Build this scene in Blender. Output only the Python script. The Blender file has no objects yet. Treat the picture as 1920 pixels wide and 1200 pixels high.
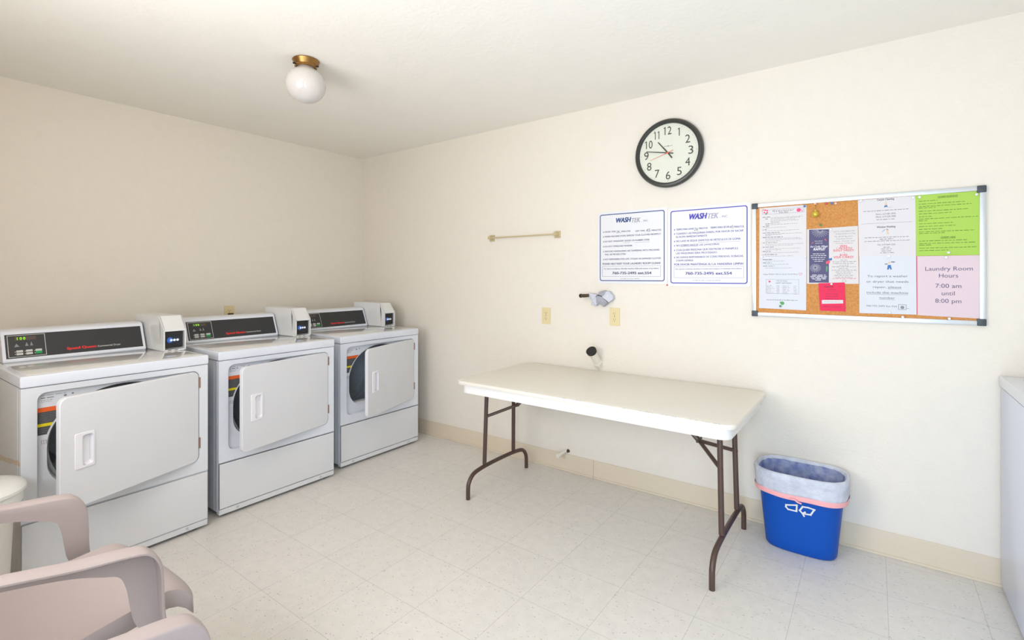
import bpy, bmesh, math, random
from mathutils import Vector, Matrix
random.seed(7)
PI = math.pi
C = bpy.context.scene.collection

# ------------------------------------------------------------------ camera, light, exposure
CAM = Vector((3.9176, -2.9448, 1.326)); YAW = math.radians(36.26)
cd = bpy.data.cameras.new('camera'); cam = bpy.data.objects.new('camera', cd); C.objects.link(cam)
cam.location = CAM; cam.rotation_euler = (PI/2, 0, YAW)
cd.sensor_width = 36; cd.lens = 36*927/1920; cd.shift_y = -81/1920; cd.clip_start = 0.02
bpy.context.scene.camera = cam
vs = bpy.context.scene.view_settings
vs.view_transform = 'Standard'; vs.look = 'None'; vs.gamma = 1; vs.use_curve_mapping = False
vs.exposure = 0.33
w = bpy.data.worlds.new('world'); bpy.context.scene.world = w; w.use_nodes = True
bg = w.node_tree.nodes['Background']; bg.inputs[0].default_value = (0.75, 0.86, 1, 1); bg.inputs[1].default_value = 1.0

def area(name, loc, rot, sx, sy, power, col):
    l = bpy.data.lights.new(name, 'AREA'); l.shape = 'RECTANGLE'; l.size = sx; l.size_y = sy
    l.energy = power; l.color = col
    o = bpy.data.objects.new(name, l); C.objects.link(o); o.location = loc; o.rotation_euler = rot; return o
WF = -3.25      # wall behind the camera
WR = 5.08       # wall behind the washer
area('daylight_door', (4.0, WF-0.16, 1.05), (PI/2+.1, 0, 0), 0.9, 2.0, 42, (0.60, 0.78, 1.0))
area('daylight_window', (2.35, WF-0.16, 1.45), (PI/2+.45, 0, 0), 1.3, 1.2, 32, (0.97, 0.97, 1.0))

# ------------------------------------------------------------------ helpers
def tag(o, label=None, cat=None, group=None, kind=None):
    if label: o['label'] = label
    if cat: o['category'] = cat
    if group: o['group'] = group
    if kind: o['kind'] = kind
    return o
def thing(name, label, cat, loc=(0, 0, 0), rz=0, group=None):
    o = bpy.data.objects.new(name, None); C.objects.link(o)
    o.location = loc; o.rotation_euler = (0, 0, rz); o.empty_display_size = .1
    return tag(o, label, cat, group)
def offs(p):
    v = Vector((0, 0, 0))
    while p is not None:
        v += p.location; p = p.parent
    return v
def obj(name, bm, mat, parent=None, world=False, smooth=35, loc=None):
    """link bm as one mesh; world=True: coordinates are world ones; loc: origin of a top-level mesh"""
    if world and parent is not None: bmesh.ops.translate(bm, vec=-offs(parent), verts=bm.verts)
    if loc is not None: bmesh.ops.translate(bm, vec=-Vector(loc), verts=bm.verts)
    me = bpy.data.meshes.new(name); bm.to_mesh(me); bm.free()
    mats = mat if isinstance(mat, (list, tuple)) else [mat]
    for m in mats: me.materials.append(m)
    o = bpy.data.objects.new(name, me); C.objects.link(o)
    if parent is not None: o.parent = parent
    if loc is not None: o.location = loc
    if smooth:
        me.polygons.foreach_set('use_smooth', [True]*len(me.polygons)); me.set_sharp_from_angle(angle=math.radians(smooth))
    return o
def BM(): return bmesh.new()
def box(bm, a, b, bev=0, seg=2, mi=0):
    t = bmesh.new(); bmesh.ops.create_cube(t, size=1)
    a = Vector(a); b = Vector(b)
    for v in t.verts: v.co = Vector(((a.x+b.x)/2+v.co.x*(b.x-a.x), (a.y+b.y)/2+v.co.y*(b.y-a.y), (a.z+b.z)/2+v.co.z*(b.z-a.z)))
    bmesh.ops.recalc_face_normals(t, faces=t.faces)
    if bev: bmesh.ops.bevel(t, geom=t.edges[:], offset=bev, segments=seg, affect='EDGES', profile=.6)
    for f in t.faces: f.material_index = mi
    me = bpy.data.meshes.new('t'); t.to_mesh(me); t.free(); bm.from_mesh(me); bpy.data.meshes.remove(me)
def quadf(bm, pts, mi=0):
    f = bm.faces.new([bm.verts.new(p) for p in pts]); f.material_index = mi; return f
def prism(bm, poly, n0, n1, fr, bev=0, mi=0):
    """poly of (u,v) extruded along the frame normal from n0 to n1"""
    t = bmesh.new()
    A = [t.verts.new(fr(u, v, n0)) for u, v in poly]; B = [t.verts.new(fr(u, v, n1)) for u, v in poly]
    k = len(poly)
    t.faces.new(A[::-1]); t.faces.new(B)
    for i in range(k): t.faces.new((A[i], A[(i+1) % k], B[(i+1) % k], B[i]))
    bmesh.ops.recalc_face_normals(t, faces=t.faces)
    if bev: bmesh.ops.bevel(t, geom=t.edges[:], offset=bev, segments=2, affect='EDGES')
    for f in t.faces: f.material_index = mi
    me = bpy.data.meshes.new('t'); t.to_mesh(me); t.free(); bm.from_mesh(me); bpy.data.meshes.remove(me)
def rrect(x0, y0, x1, y1, r, n=6):
    out = []
    for cx, cy, a0 in ((x1-r, y0+r, -PI/2), (x1-r, y1-r, 0), (x0+r, y1-r, PI/2), (x0+r, y0+r, PI)):
        for i in range(n+1):
            a = a0+PI/2*i/n; out.append((cx+r*math.cos(a), cy+r*math.sin(a)))
    return out
def ray_poly(poly, c, a):
    dx, dy = math.cos(a), math.sin(a); best = None
    for i in range(len(poly)):
        x1, y1 = poly[i][0]-c[0], poly[i][1]-c[1]; x2, y2 = poly[(i+1) % len(poly)][0]-c[0], poly[(i+1) % len(poly)][1]-c[1]
        ex, ey = x2-x1, y2-y1; den = dx*ey-dy*ex
        if abs(den) < 1e-12: continue
        t = (x1*ey-y1*ex)/den; s = (x1*dy-y1*dx)/den
        if t > 0 and -1e-6 <= s <= 1+1e-6 and (best is None or t > best): best = t
    return (c[0]+dx*best, c[1]+dy*best)
def star(polys, c, n=64):
    """resample star-shaped outlines at shared angles (their own corners included)"""
    A = sorted({round(math.atan2(p[1]-c[1], p[0]-c[0]), 5) for P in polys for p in P} | {round(-PI+2*PI*i/n, 5) for i in range(n)})
    B = [A[0]]
    for a in A[1:]:
        if a-B[-1] > 1e-3: B.append(a)
    return [[ray_poly(P, c, a) for a in B] for P in polys]
def rings(bm, loops, close=True, mi=0, cap0=False, cap1=False):
    """loops: lists of 3D points with the same count, bridged in order"""
    L = [[bm.verts.new(p) for p in lp] for lp in loops]; k = len(L[0])
    for a, b in zip(L, L[1:]):
        for i in range(k if close else k-1):
            j = (i+1) % k
            f = bm.faces.new((a[i], a[j], b[j], b[i])); f.material_index = mi
    if cap0: bm.faces.new(L[0][::-1]).material_index = mi
    if cap1: bm.faces.new(L[-1]).material_index = mi
    return L
def tube(bm, pts, r, n=12, mi=0, caps=True):
    pts = [Vector(p) for p in pts]; rr = r if isinstance(r, (list, tuple)) else [r]*len(pts)
    loops = []; up = None
    for i, p in enumerate(pts):
        d = (pts[min(i+1, len(pts)-1)]-pts[max(i-1, 0)]).normalized()
        if up is None: up = d.orthogonal().normalized()
        up = (up-d*up.dot(d)).normalized(); s = d.cross(up)
        loops.append([p+(up*math.cos(2*PI*k/n)+s*math.sin(2*PI*k/n))*rr[i] for k in range(n)])
    rings(bm, loops, mi=mi, cap0=caps, cap1=caps)
def crom(pts, n=8):
    pts = [Vector(p) for p in pts]; P = [pts[0]*2-pts[1]]+pts+[pts[-1]*2-pts[-2]]; out = []
    for i in range(1, len(P)-2):
        for k in range(n):
            t = k/n; a, b, c, d = P[i-1], P[i], P[i+1], P[i+2]
            out.append(.5*((2*b)+(c-a)*t+(2*a-5*b+4*c-d)*t*t+(3*b-a-3*c+d)*t**3))
    out.append(pts[-1]); return out
def lathe(bm, prof, c=(0, 0, 0), ax='z', n=40, mi=0):
    """prof: (radius, height) pairs around an axis"""
    loops = []
    for r, h in prof:
        lp = []
        for k in range(n):
            a = 2*PI*k/n; x, y = r*math.cos(a), r*math.sin(a)
            p = (x, y, h) if ax == 'z' else ((x, -h, y) if ax == 'y' else (h, x, y))
            lp.append(Vector(p)+Vector(c))
        loops.append(lp)
    rings(bm, loops, mi=mi); bmesh.ops.remove_doubles(bm, verts=bm.verts, dist=1e-6)
    bmesh.ops.recalc_face_normals(bm, faces=bm.faces)

def rgb(*c):
    """8-bit sRGB -> linear"""
    return tuple(((x/255)/12.92 if x/255 <= .04045 else ((x/255+.055)/1.055)**2.4) for x in c)
MATS = {}
def mat(name, col, rough=.5, metal=0, coat=0, bump=None, emit=None, spec=.5, alpha=1, trans=0, sss=0):
    m = bpy.data.materials.new(name); m.use_nodes = True; nt = m.node_tree; b = nt.nodes['Principled BSDF']
    b.inputs['Base Color'].default_value = (*col, 1); b.inputs['Roughness'].default_value = rough
    b.inputs['Metallic'].default_value = metal; b.inputs['Coat Weight'].default_value = coat
    b.inputs['Coat Roughness'].default_value = .08
    b.inputs['Specular IOR Level'].default_value = spec; b.inputs['Alpha'].default_value = alpha
    b.inputs['Transmission Weight'].default_value = trans
    if sss: b.inputs['Subsurface Weight'].default_value = sss; b.inputs['Subsurface Radius'].default_value = (.02, .02, .02)
    if emit: b.inputs['Emission Color'].default_value = (*emit[0], 1); b.inputs['Emission Strength'].default_value = emit[1]
    # small natural variation of tone on every surface
    tc = nt.nodes.new('ShaderNodeTexCoord'); no = nt.nodes.new('ShaderNodeTexNoise'); no.inputs['Scale'].default_value = 6 if not bump else bump[0]*.2
    nt.links.new(tc.outputs['Object'], no.inputs['Vector'])
    mx = nt.nodes.new('ShaderNodeMix'); mx.data_type = 'RGBA'; mx.inputs['A'].default_value = (*[c*.975 for c in col], 1); mx.inputs['B'].default_value = (*[min(1, c*1.02) for c in col], 1)
    nt.links.new(no.outputs['Fac'], mx.inputs['Factor']); nt.links.new(mx.outputs['Result'], b.inputs['Base Color'])
    if bump:
        n2 = nt.nodes.new('ShaderNodeTexNoise'); n2.inputs['Scale'].default_value = bump[0]; n2.inputs['Detail'].default_value = 4
        bp = nt.nodes.new('ShaderNodeBump'); bp.inputs['Strength'].default_value = bump[1]; bp.inputs['Distance'].default_value = bump[2]
        nt.links.new(tc.outputs['Object'], n2.inputs['Vector']); nt.links.new(n2.outputs['Fac'], bp.inputs['Height']); nt.links.new(bp.outputs['Normal'], b.inputs['Normal'])
    MATS[name] = m; return m

# --- materials
paint = rgb(233, 224, 210)
M_wall = mat('cream textured wall paint', paint, .75, bump=(85, .45, .004), spec=.2)
M_ceil = mat('ceiling paint', rgb(246, 241, 231), .85, bump=(40, .35, .004), spec=.15)
M_enamel = mat('white appliance enamel', rgb(226, 229, 236), .32, coat=.3)
M_enamel2 = mat('white appliance door paint', rgb(224, 224, 226), .42)
M_topgloss = mat('glossy white worktop enamel', rgb(228, 227, 224), .12, coat=.8)
M_base = mat('tan vinyl baseboard', rgb(222, 206, 182), .45)
M_black = mat('black panel', rgb(44, 44, 46), .4)
M_dark = mat('dark rubber', rgb(28, 28, 28), .5)
M_red = mat('red ink', rgb(225, 40, 35), .5)
M_whiteink = mat('white ink', rgb(225, 225, 222), .5)
M_green = mat('green button', rgb(10, 150, 75), .45)
M_button = mat('pale button', rgb(200, 200, 195), .45)
M_disp = mat('brown display window', rgb(82, 66, 58), .3)
M_led = mat('lit green digits', rgb(120, 200, 30), .4, emit=((.25, .75, .02), .9))
M_drum = mat('galvanised drum', rgb(196, 202, 206), .42, metal=.15)
M_drumin = mat('dark drum interior', rgb(110, 116, 120), .45, metal=.3)
M_hinge = mat('worn brown hinge', rgb(150, 120, 108), .5, metal=.4)
M_orange = mat('orange label', rgb(235, 100, 40), .5)
M_yellow = mat('yellow label', rgb(235, 215, 20), .5)
M_labelgrey = mat('dark grey label', rgb(78, 80, 80), .5)
M_alu = mat('aluminium frame', rgb(205, 207, 208), .35, metal=.6)
M_cap = mat('dark grey plastic cap', rgb(62, 66, 72), .5)
M_sign = mat('white sign plastic', rgb(226, 224, 225), .35)
M_navy = mat('navy ink', rgb(48, 72, 128), .5)
M_violet = mat('violet blue ink', rgb(72, 66, 170), .5)
M_inkgrey = mat('grey blue ink', rgb(82, 84, 112), .6)
M_inkpurple = mat('purple grey ink', rgb(104, 98, 150), .6)
M_ink = mat('black ink', rgb(82, 78, 88), .6)
M_inksoft = mat('soft grey ink', rgb(140, 136, 140), .6)
M_paper = mat('white paper', rgb(220, 214, 213), .7, spec=.2)
M_paper2 = mat('cool white paper', rgb(217, 216, 220), .7, spec=.2)
M_lime = mat('lime paper', rgb(170, 204, 90), .7, spec=.2)
M_limeink = mat('olive ink', rgb(92, 128, 44), .7)
M_pink = mat('pale pink paper', rgb(222, 200, 204), .7, spec=.2)
M_magenta = mat('hot pink card', rgb(228, 44, 84), .6, spec=.3)
M_magink = mat('dark red ink', rgb(140, 30, 60), .6)
M_purple = mat('purple printed ink', rgb(72, 64, 104), .5)
M_flyer = mat('cream printed paper', rgb(214, 206, 202), .5)
M_rose = mat('rose ink', rgb(238, 70, 120), .6)
M_redink = mat('soft red ink', rgb(222, 84, 100), .6)
M_leaf = mat('green ink', rgb(80, 160, 90), .6)
M_blue = mat('blue ink', rgb(50, 110, 170), .6)
M_skin = mat('tan ink', rgb(222, 190, 160), .6)
M_gold = mat('gold ornament glass', rgb(214, 184, 70), .28, metal=.5)
M_clock = mat('black clock rim', rgb(52, 52, 48), .35)
M_face = mat('ivory clock face', rgb(220, 220, 203), .5)
M_hand = mat('black clock hand', rgb(50, 48, 44), .4)
M_sec = mat('orange second hand', rgb(235, 110, 70), .4)
M_num = mat('clock numeral ink', rgb(70, 66, 60), .5)
M_globe = mat('white opal glass', rgb(208, 202, 197), .12, coat=.6, sss=.15)
M_fillglobe = mat('added fill lamp glow', rgb(240, 236, 232), .2, emit=((1.0, .78, .54), 22))  # glowing globe of the added fill lamp out of view
M_brass = mat('aged brass', rgb(150, 112, 62), .32, metal=.9)
M_ivory = mat('almond outlet plastic', rgb(226, 208, 160), .4)
M_slot = mat('outlet slot', rgb(70, 54, 36), .6)
M_tbar = mat('brushed tan metal', rgb(206, 190, 150), .4, metal=.3)
M_table = mat('painted table top', rgb(232, 226, 214), .38, bump=(14, .08, .002))
M_apron = mat('white painted table apron', rgb(238, 236, 232), .45)
M_chip = mat('chipped paint', rgb(96, 84, 74), .7)
M_steel = mat('brown painted steel tube', rgb(88, 68, 60), .38, metal=.25, bump=(60, .2, .001))
M_bin = mat('blue recycling plastic', rgb(0, 78, 172), .45, spec=.3)
M_pinkband = mat('pink drawstring', rgb(250, 178, 178), .45)
M_pvc = mat('white pipe plastic', rgb(236, 230, 215), .35)
M_cloth = mat('grey white cloth', rgb(206, 206, 214), .85, bump=(40, .4, .002))
M_cloth2 = mat('grey cloth', rgb(168, 168, 176), .85, bump=(40, .4, .002))
M_chair = mat('dusty pink resin', rgb(183, 169, 166), .42, bump=(300, .06, .001))
M_lid = mat('white lid plastic', rgb(238, 238, 232), .4)
M_pail = mat('off white pail plastic', rgb(226, 220, 210), .5)
M_screen = mat('reader screen', rgb(30, 34, 44), .25)
M_scrblue = mat('reader screen blue', rgb(40, 90, 180), .3, emit=((.08, .25, .7), .12))
M_scricon = mat('reader screen icon', rgb(200, 210, 225), .3, emit=((.7, .75, .8), .35))

# floor: 305 mm vinyl tiles, fine joints, fleck chips
def floor_mat():
    m = bpy.data.materials.new('speckled vinyl tile'); m.use_nodes = True; nt = m.node_tree; N = nt.nodes; L = nt.links
    b = N['Principled BSDF']; b.inputs['Roughness'].default_value = .38; b.inputs['Specular IOR Level'].default_value = .4
    tc = N.new('ShaderNodeTexCoord')
    mp = N.new('ShaderNodeMapping'); mp.inputs['Location'].default_value = (-(3.96 % .305), .97 % .305, 0); L.new(tc.outputs['Object'], mp.inputs['Vector'])
    br = N.new('ShaderNodeTexBrick'); br.offset = 0; br.inputs['Scale'].default_value = 1; br.inputs['Brick Width'].default_value = .305
    br.inputs['Row Height'].default_value = .305; br.inputs['Mortar Size'].default_value = .0011; br.inputs['Mortar Smooth'].default_value = .3
    base = rgb(229, 224, 217)
    br.inputs['Color1'].default_value = (*base, 1); br.inputs['Color2'].default_value = (*[c*.975 for c in base], 1); br.inputs['Mortar'].default_value = (*[c*.70 for c in base], 1)
    L.new(mp.outputs['Vector'], br.inputs['Vector'])
    # cloudy mottling
    n1 = N.new('ShaderNodeTexNoise'); n1.inputs['Scale'].default_value = 22; n1.inputs['Detail'].default_value = 6; L.new(tc.outputs['Object'], n1.inputs['Vector'])
    r1 = N.new('ShaderNodeValToRGB'); r1.color_ramp.elements[0].color = (.965, .965, .96, 1); r1.color_ramp.elements[1].color = (1.02, 1.015, 1.01, 1); r1.color_ramp.elements[0].position = .35; r1.color_ramp.elements[1].position = .65
    L.new(n1.outputs['Fac'], r1.inputs['Fac'])
    mu = N.new('ShaderNodeMix'); mu.data_type = 'RGBA'; mu.blend_type = 'MULTIPLY'; mu.inputs['Factor'].default_value = 1; L.new(br.outputs['Color'], mu.inputs['A']); L.new(r1.outputs['Color'], mu.inputs['B'])
    # elongated chips
    last = mu.outputs['Result']
    for rot, sc, col, pos in ((.5, 80, rgb(150, 146, 142), .995), (-.7, 95, rgb(172, 168, 160), .985), (1.4, 62, rgb(120, 116, 112), 1.022)):
        m2 = N.new('ShaderNodeMapping'); m2.inputs['Rotation'].default_value = (0, 0, rot); m2.inputs['Scale'].default_value = (sc, sc*2.3, sc); L.new(tc.outputs['Object'], m2.inputs['Vector'])
        vo = N.new('ShaderNodeTexVoronoi'); vo.inputs['Scale'].default_value = 1; L.new(m2.outputs['Vector'], vo.inputs['Vector'])
        sp = N.new('ShaderNodeSeparateColor'); L.new(vo.outputs['Color'], sp.inputs['Color'])
        g = N.new('ShaderNodeMath'); g.operation = 'GREATER_THAN'; g.inputs[1].default_value = pos-.07; L.new(sp.outputs['Red'], g.inputs[0])
        d = N.new('ShaderNodeMath'); d.operation = 'LESS_THAN'; d.inputs[1].default_value = .30; L.new(vo.outputs['Distance'], d.inputs[0])
        a = N.new('ShaderNodeMath'); a.operation = 'MULTIPLY'; L.new(g.outputs[0], a.inputs[0]); L.new(d.outputs[0], a.inputs[1])
        a2 = N.new('ShaderNodeMath'); a2.operation = 'MULTIPLY'; a2.inputs[1].default_value = .45; L.new(a.outputs[0], a2.inputs[0])
        mx = N.new('ShaderNodeMix'); mx.data_type = 'RGBA'; mx.inputs['B'].default_value = (*col, 1); L.new(last, mx.inputs['A']); L.new(a2.outputs[0], mx.inputs['Factor']); last = mx.outputs['Result']
    L.new(last, b.inputs['Base Color'])
    bp = N.new('ShaderNodeBump'); bp.inputs['Strength'].default_value = .12; bp.inputs['Distance'].default_value = .002; n3 = N.new('ShaderNodeTexNoise'); n3.inputs['Scale'].default_value = 9; L.new(tc.outputs['Object'], n3.inputs['Vector']); L.new(n3.outputs['Fac'], bp.inputs['Height']); L.new(bp.outputs['Normal'], b.inputs['Normal'])
    return m
M_floor = floor_mat()
def cork_mat():
    m = bpy.data.materials.new('cork'); m.use_nodes = True; nt = m.node_tree; N = nt.nodes; L = nt.links; b = N['Principled BSDF']; b.inputs['Roughness'].default_value = .85
    tc = N.new('ShaderNodeTexCoord'); n = N.new('ShaderNodeTexNoise'); n.inputs['Scale'].default_value = 160; n.inputs['Detail'].default_value = 5; L.new(tc.outputs['Object'], n.inputs['Vector'])
    r = N.new('ShaderNodeValToRGB'); r.color_ramp.elements[0].position = .3; r.color_ramp.elements[1].position = .7
    r.color_ramp.elements[0].color = (*rgb(190, 124, 60), 1); r.color_ramp.elements[1].color = (*rgb(212, 150, 84), 1); L.new(n.outputs['Fac'], r.inputs['Fac']); L.new(r.outputs['Color'], b.inputs['Base Color'])
    return m
M_cork = cork_mat()
def liner_mat(name, lo, hi):
    m = bpy.data.materials.new(name); m.use_nodes = True; nt = m.node_tree; N = nt.nodes; L = nt.links
    b = N['Principled BSDF']; b.inputs['Base Color'].default_value = (*rgb(240, 241, 246), 1); b.inputs['Roughness'].default_value = .3
    out = N['Material Output']; tr = N.new('ShaderNodeBsdfTransparent'); tr.inputs[0].default_value = (.95, .97, 1, 1); tl = N.new('ShaderNodeBsdfTranslucent'); tl.inputs[0].default_value = (*rgb(226, 232, 246), 1)
    m1 = N.new('ShaderNodeMixShader'); m1.inputs[0].default_value = .22; L.new(b.outputs[0], m1.inputs[1]); L.new(tl.outputs[0], m1.inputs[2])
    tc = N.new('ShaderNodeTexCoord'); no = N.new('ShaderNodeTexNoise'); no.inputs['Scale'].default_value = 25; no.inputs['Detail'].default_value = 5; L.new(tc.outputs['Object'], no.inputs['Vector'])
    mr = N.new('ShaderNodeMapRange'); mr.inputs['From Min'].default_value = .3; mr.inputs['From Max'].default_value = .7; mr.inputs['To Min'].default_value = lo; mr.inputs['To Max'].default_value = hi; L.new(no.outputs['Fac'], mr.inputs['Value'])
    m2 = N.new('ShaderNodeMixShader'); L.new(mr.outputs['Result'], m2.inputs[0]); L.new(m1.outputs[0], m2.inputs[1]); L.new(tr.outputs[0], m2.inputs[2]); L.new(m2.outputs[0], out.inputs['Surface'])
    bp = N.new('ShaderNodeBump'); bp.inputs['Strength'].default_value = 1; bp.inputs['Distance'].default_value = .012; L.new(no.outputs['Fac'], bp.inputs['Height']); L.new(bp.outputs['Normal'], b.inputs['Normal'])
    return m
M_liner = liner_mat('folded white bin bag', .02, .20); M_liner1 = liner_mat('thin translucent bin bag', .42, .80)

# frames: (u, v, n) -> point
def wallfr(off=0.0): return lambda u, v, n=0: Vector((u, -(off+n), v))           # on the long wall
def px(u, v, y=0.0):
    """world x,z of the point seen at photo position u,v on the plane y=const"""
    F = Vector((-math.sin(YAW), math.cos(YAW))); R = Vector((math.cos(YAW), math.sin(YAW)))
    d = F+R*((u-960)/927); t = (y-CAM.y)/d.y
    return CAM.x+d.x*t, CAM.z-(v-519)/927*t

# --- lettering
_tc = {}
def glyphs(body, bold=0.0):
    k = (body, bold)
    if k not in _tc:
        cu = bpy.data.curves.new('t', 'FONT'); cu.body = body; cu.size = 1; cu.resolution_u = 3; cu.offset = bold; cu.fill_mode = 'FRONT'
        o = bpy.data.objects.new('t', cu); C.objects.link(o); bpy.context.view_layer.update()
        me = bpy.data.meshes.new_from_object(o.evaluated_get(bpy.context.evaluated_depsgraph_get()))
        V = [tuple(v.co) for v in me.vertices]; Fc = [tuple(p.vertices) for p in me.polygons]
        bpy.data.objects.remove(o); bpy.data.curves.remove(cu); bpy.data.meshes.remove(me)
        xs = [v[0] for v in V] or [0, 1]; _tc[k] = (V, Fc, min(xs), max(xs))
    return _tc[k]
CAPH = None
def write(bm, fr, body, u0, v0, u1=None, h=.01, bold=0.0, shear=0.0, align='l', n=0.0):
    """letters with cap height h on the baseline v0, fitted between u0 and u1"""
    global CAPH
    if CAPH is None: CAPH = max(v[1] for v in glyphs('H')[0])
    V, Fc, a, b = glyphs(body)
    bo = bold*h*1.4; sy = h/CAPH; sx = (u1-u0-2*bo)/(b-a) if u1 is not None else sy
    u0 = u0+bo
    if align == 'c' and u1 is None: u0 = u0-(b-a)*sx/2
    for k, (du, dv) in enumerate([(0, 0)] if bold <= 0 else [(-bo, -bo*.5), (bo, -bo*.5), (-bo, bo*.5), (bo, bo*.5), (0, 0)]):   # heavier strokes for bold print
        vs_ = [bm.verts.new(fr(u0+du+(v[0]-a)*sx+v[1]*sy*shear, v0+dv+v[1]*sy, n+k*.00004)) for v in V]
        for f in Fc:
            try: bm.faces.new([vs_[i] for i in f])
            except ValueError: pass
def bar(bm, fr, u0, v0, u1, v1, n=0.0):
    quadf(bm, [fr(u0, v0, n), fr(u1, v0, n), fr(u1, v1, n), fr(u0, v1, n)])
def greek(bm, fr, u0, v, u1, h, n=0.0, word=.012):
    """a line of print too small to read: a row of word-sized dashes"""
    u = u0
    while u < u1-word*.2:
        l = word*random.uniform(.4, 1.3); bar(bm, fr, u, v, min(u+l, u1), v+h*random.uniform(.6, .85), n); u += l+word*.22
def stroke(bm, fr, pts, wd, closed=False, n=0.0):
    P = [Vector(p) for p in pts]; k = len(P)
    for i in range(k if closed else k-1):
        a, b = P[i], P[(i+1) % k]; d = (b-a).normalized()*wd/2; q = Vector((-d.y, d.x))
        e = n+i*.00002; quadf(bm, [fr(*(a-d-q), e), fr(*(b+d-q), e), fr(*(b+d+q), e), fr(*(a-d+q), e)])
def ring2d(bm, fr, outer, inner, n=0.0):
    A = [bm.verts.new(fr(u, v, n)) for u, v in outer]; B = [bm.verts.new(fr(u, v, n)) for u, v in inner]; k = len(A)
    for i in range(k): bm.faces.new((A[i], A[(i+1) % k], B[(i+1) % k], B[i]))
def disc(bm, fr, u, v, r, n=0.0, k=16, ry=None):
    bm.faces.new([bm.verts.new(fr(u+r*math.cos(2*PI*i/k), v+(ry or r)*math.sin(2*PI*i/k), n)) for i in range(k)])
def polyf(bm, fr, pts, n=0.0): bm.faces.new([bm.verts.new(fr(u, v, n)) for u, v in pts])

# ------------------------------------------------------------------ the room
def struct(name, bm, m, parent=None):
    o = obj(name, bm, m, parent, smooth=0); o['kind'] = 'structure'; return o
H = 2.44
b = BM(); box(b, (-.1, WF-.1, -.1), (WR+.1, .1, 0)); struct('floor', b, M_floor)
b = BM(); box(b, (-.1, WF-.1, H), (WR+.1, .1, H+.1)); struct('ceiling', b, M_ceil)
b = BM(); box(b, (-.1, WF, 0), (0, 0, H)); struct('wall_left', b, M_wall)
b = BM(); box(b, (-.1, 0, 0), (WR+.1, .1, H)); struct('wall_back', b, M_wall)
b = BM(); box(b, (WR, WF, 0), (WR+.1, 0, H)); struct('wall_right', b, M_wall)
b = BM()
for a, c in (((-.1, 0), (1.7, H)), ((1.7, 0), (3.0, .85)), ((1.7, 2.05), (3.0, H)), ((3.0, 0), (3.55, H)), ((3.55, 2.05), (4.45, H)), ((4.45, 0), (WR+.1, H))):
    box(b, (a[0], WF-.1, a[1]), (c[0], WF, c[1]))
struct('wall_front', b, M_wall)
b = BM()
for a, c in (((1.7, .85), (3.0, .89)), ((1.7, 2.01), (3.0, 2.05)), ((1.7, .89), (1.74, 2.01)), ((2.96, .89), (3.0, 2.01)), ((2.33, .89), (2.37, 2.01))): box(b, (a[0], WF-.08, a[1]), (c[0], WF-.03, c[1]))
struct('window_1', b, M_alu)
b = BM()
for a, c in (((3.49, 0), (3.55, 2.049)), ((4.45, 0), (4.51, 2.049)), ((3.49, 2.05), (4.51, 2.11))): box(b, (a[0], WF, a[1]), (c[0], WF+.015, c[1]))
struct('trim_1', b, M_apron)
def baseboard(name, segs):
    b = BM()
    for a, c in segs: box(b, a, c, .002, 1)
    return struct(name, b, M_base)
JX = 2.425
baseboard('baseboard_back', [((.004, -.005, 0), (JX-.0012, 0, .118)), ((JX+.0012, -.005, 0), (WR, 0, .118)), ((.004, -.011, 0), (JX-.0012, -.003, .012)), ((JX+.0012, -.011, 0), (WR, -.003, .012))])
baseboard('baseboard_left', [((0, WF, 0), (.005, -.012, .118))])

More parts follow.
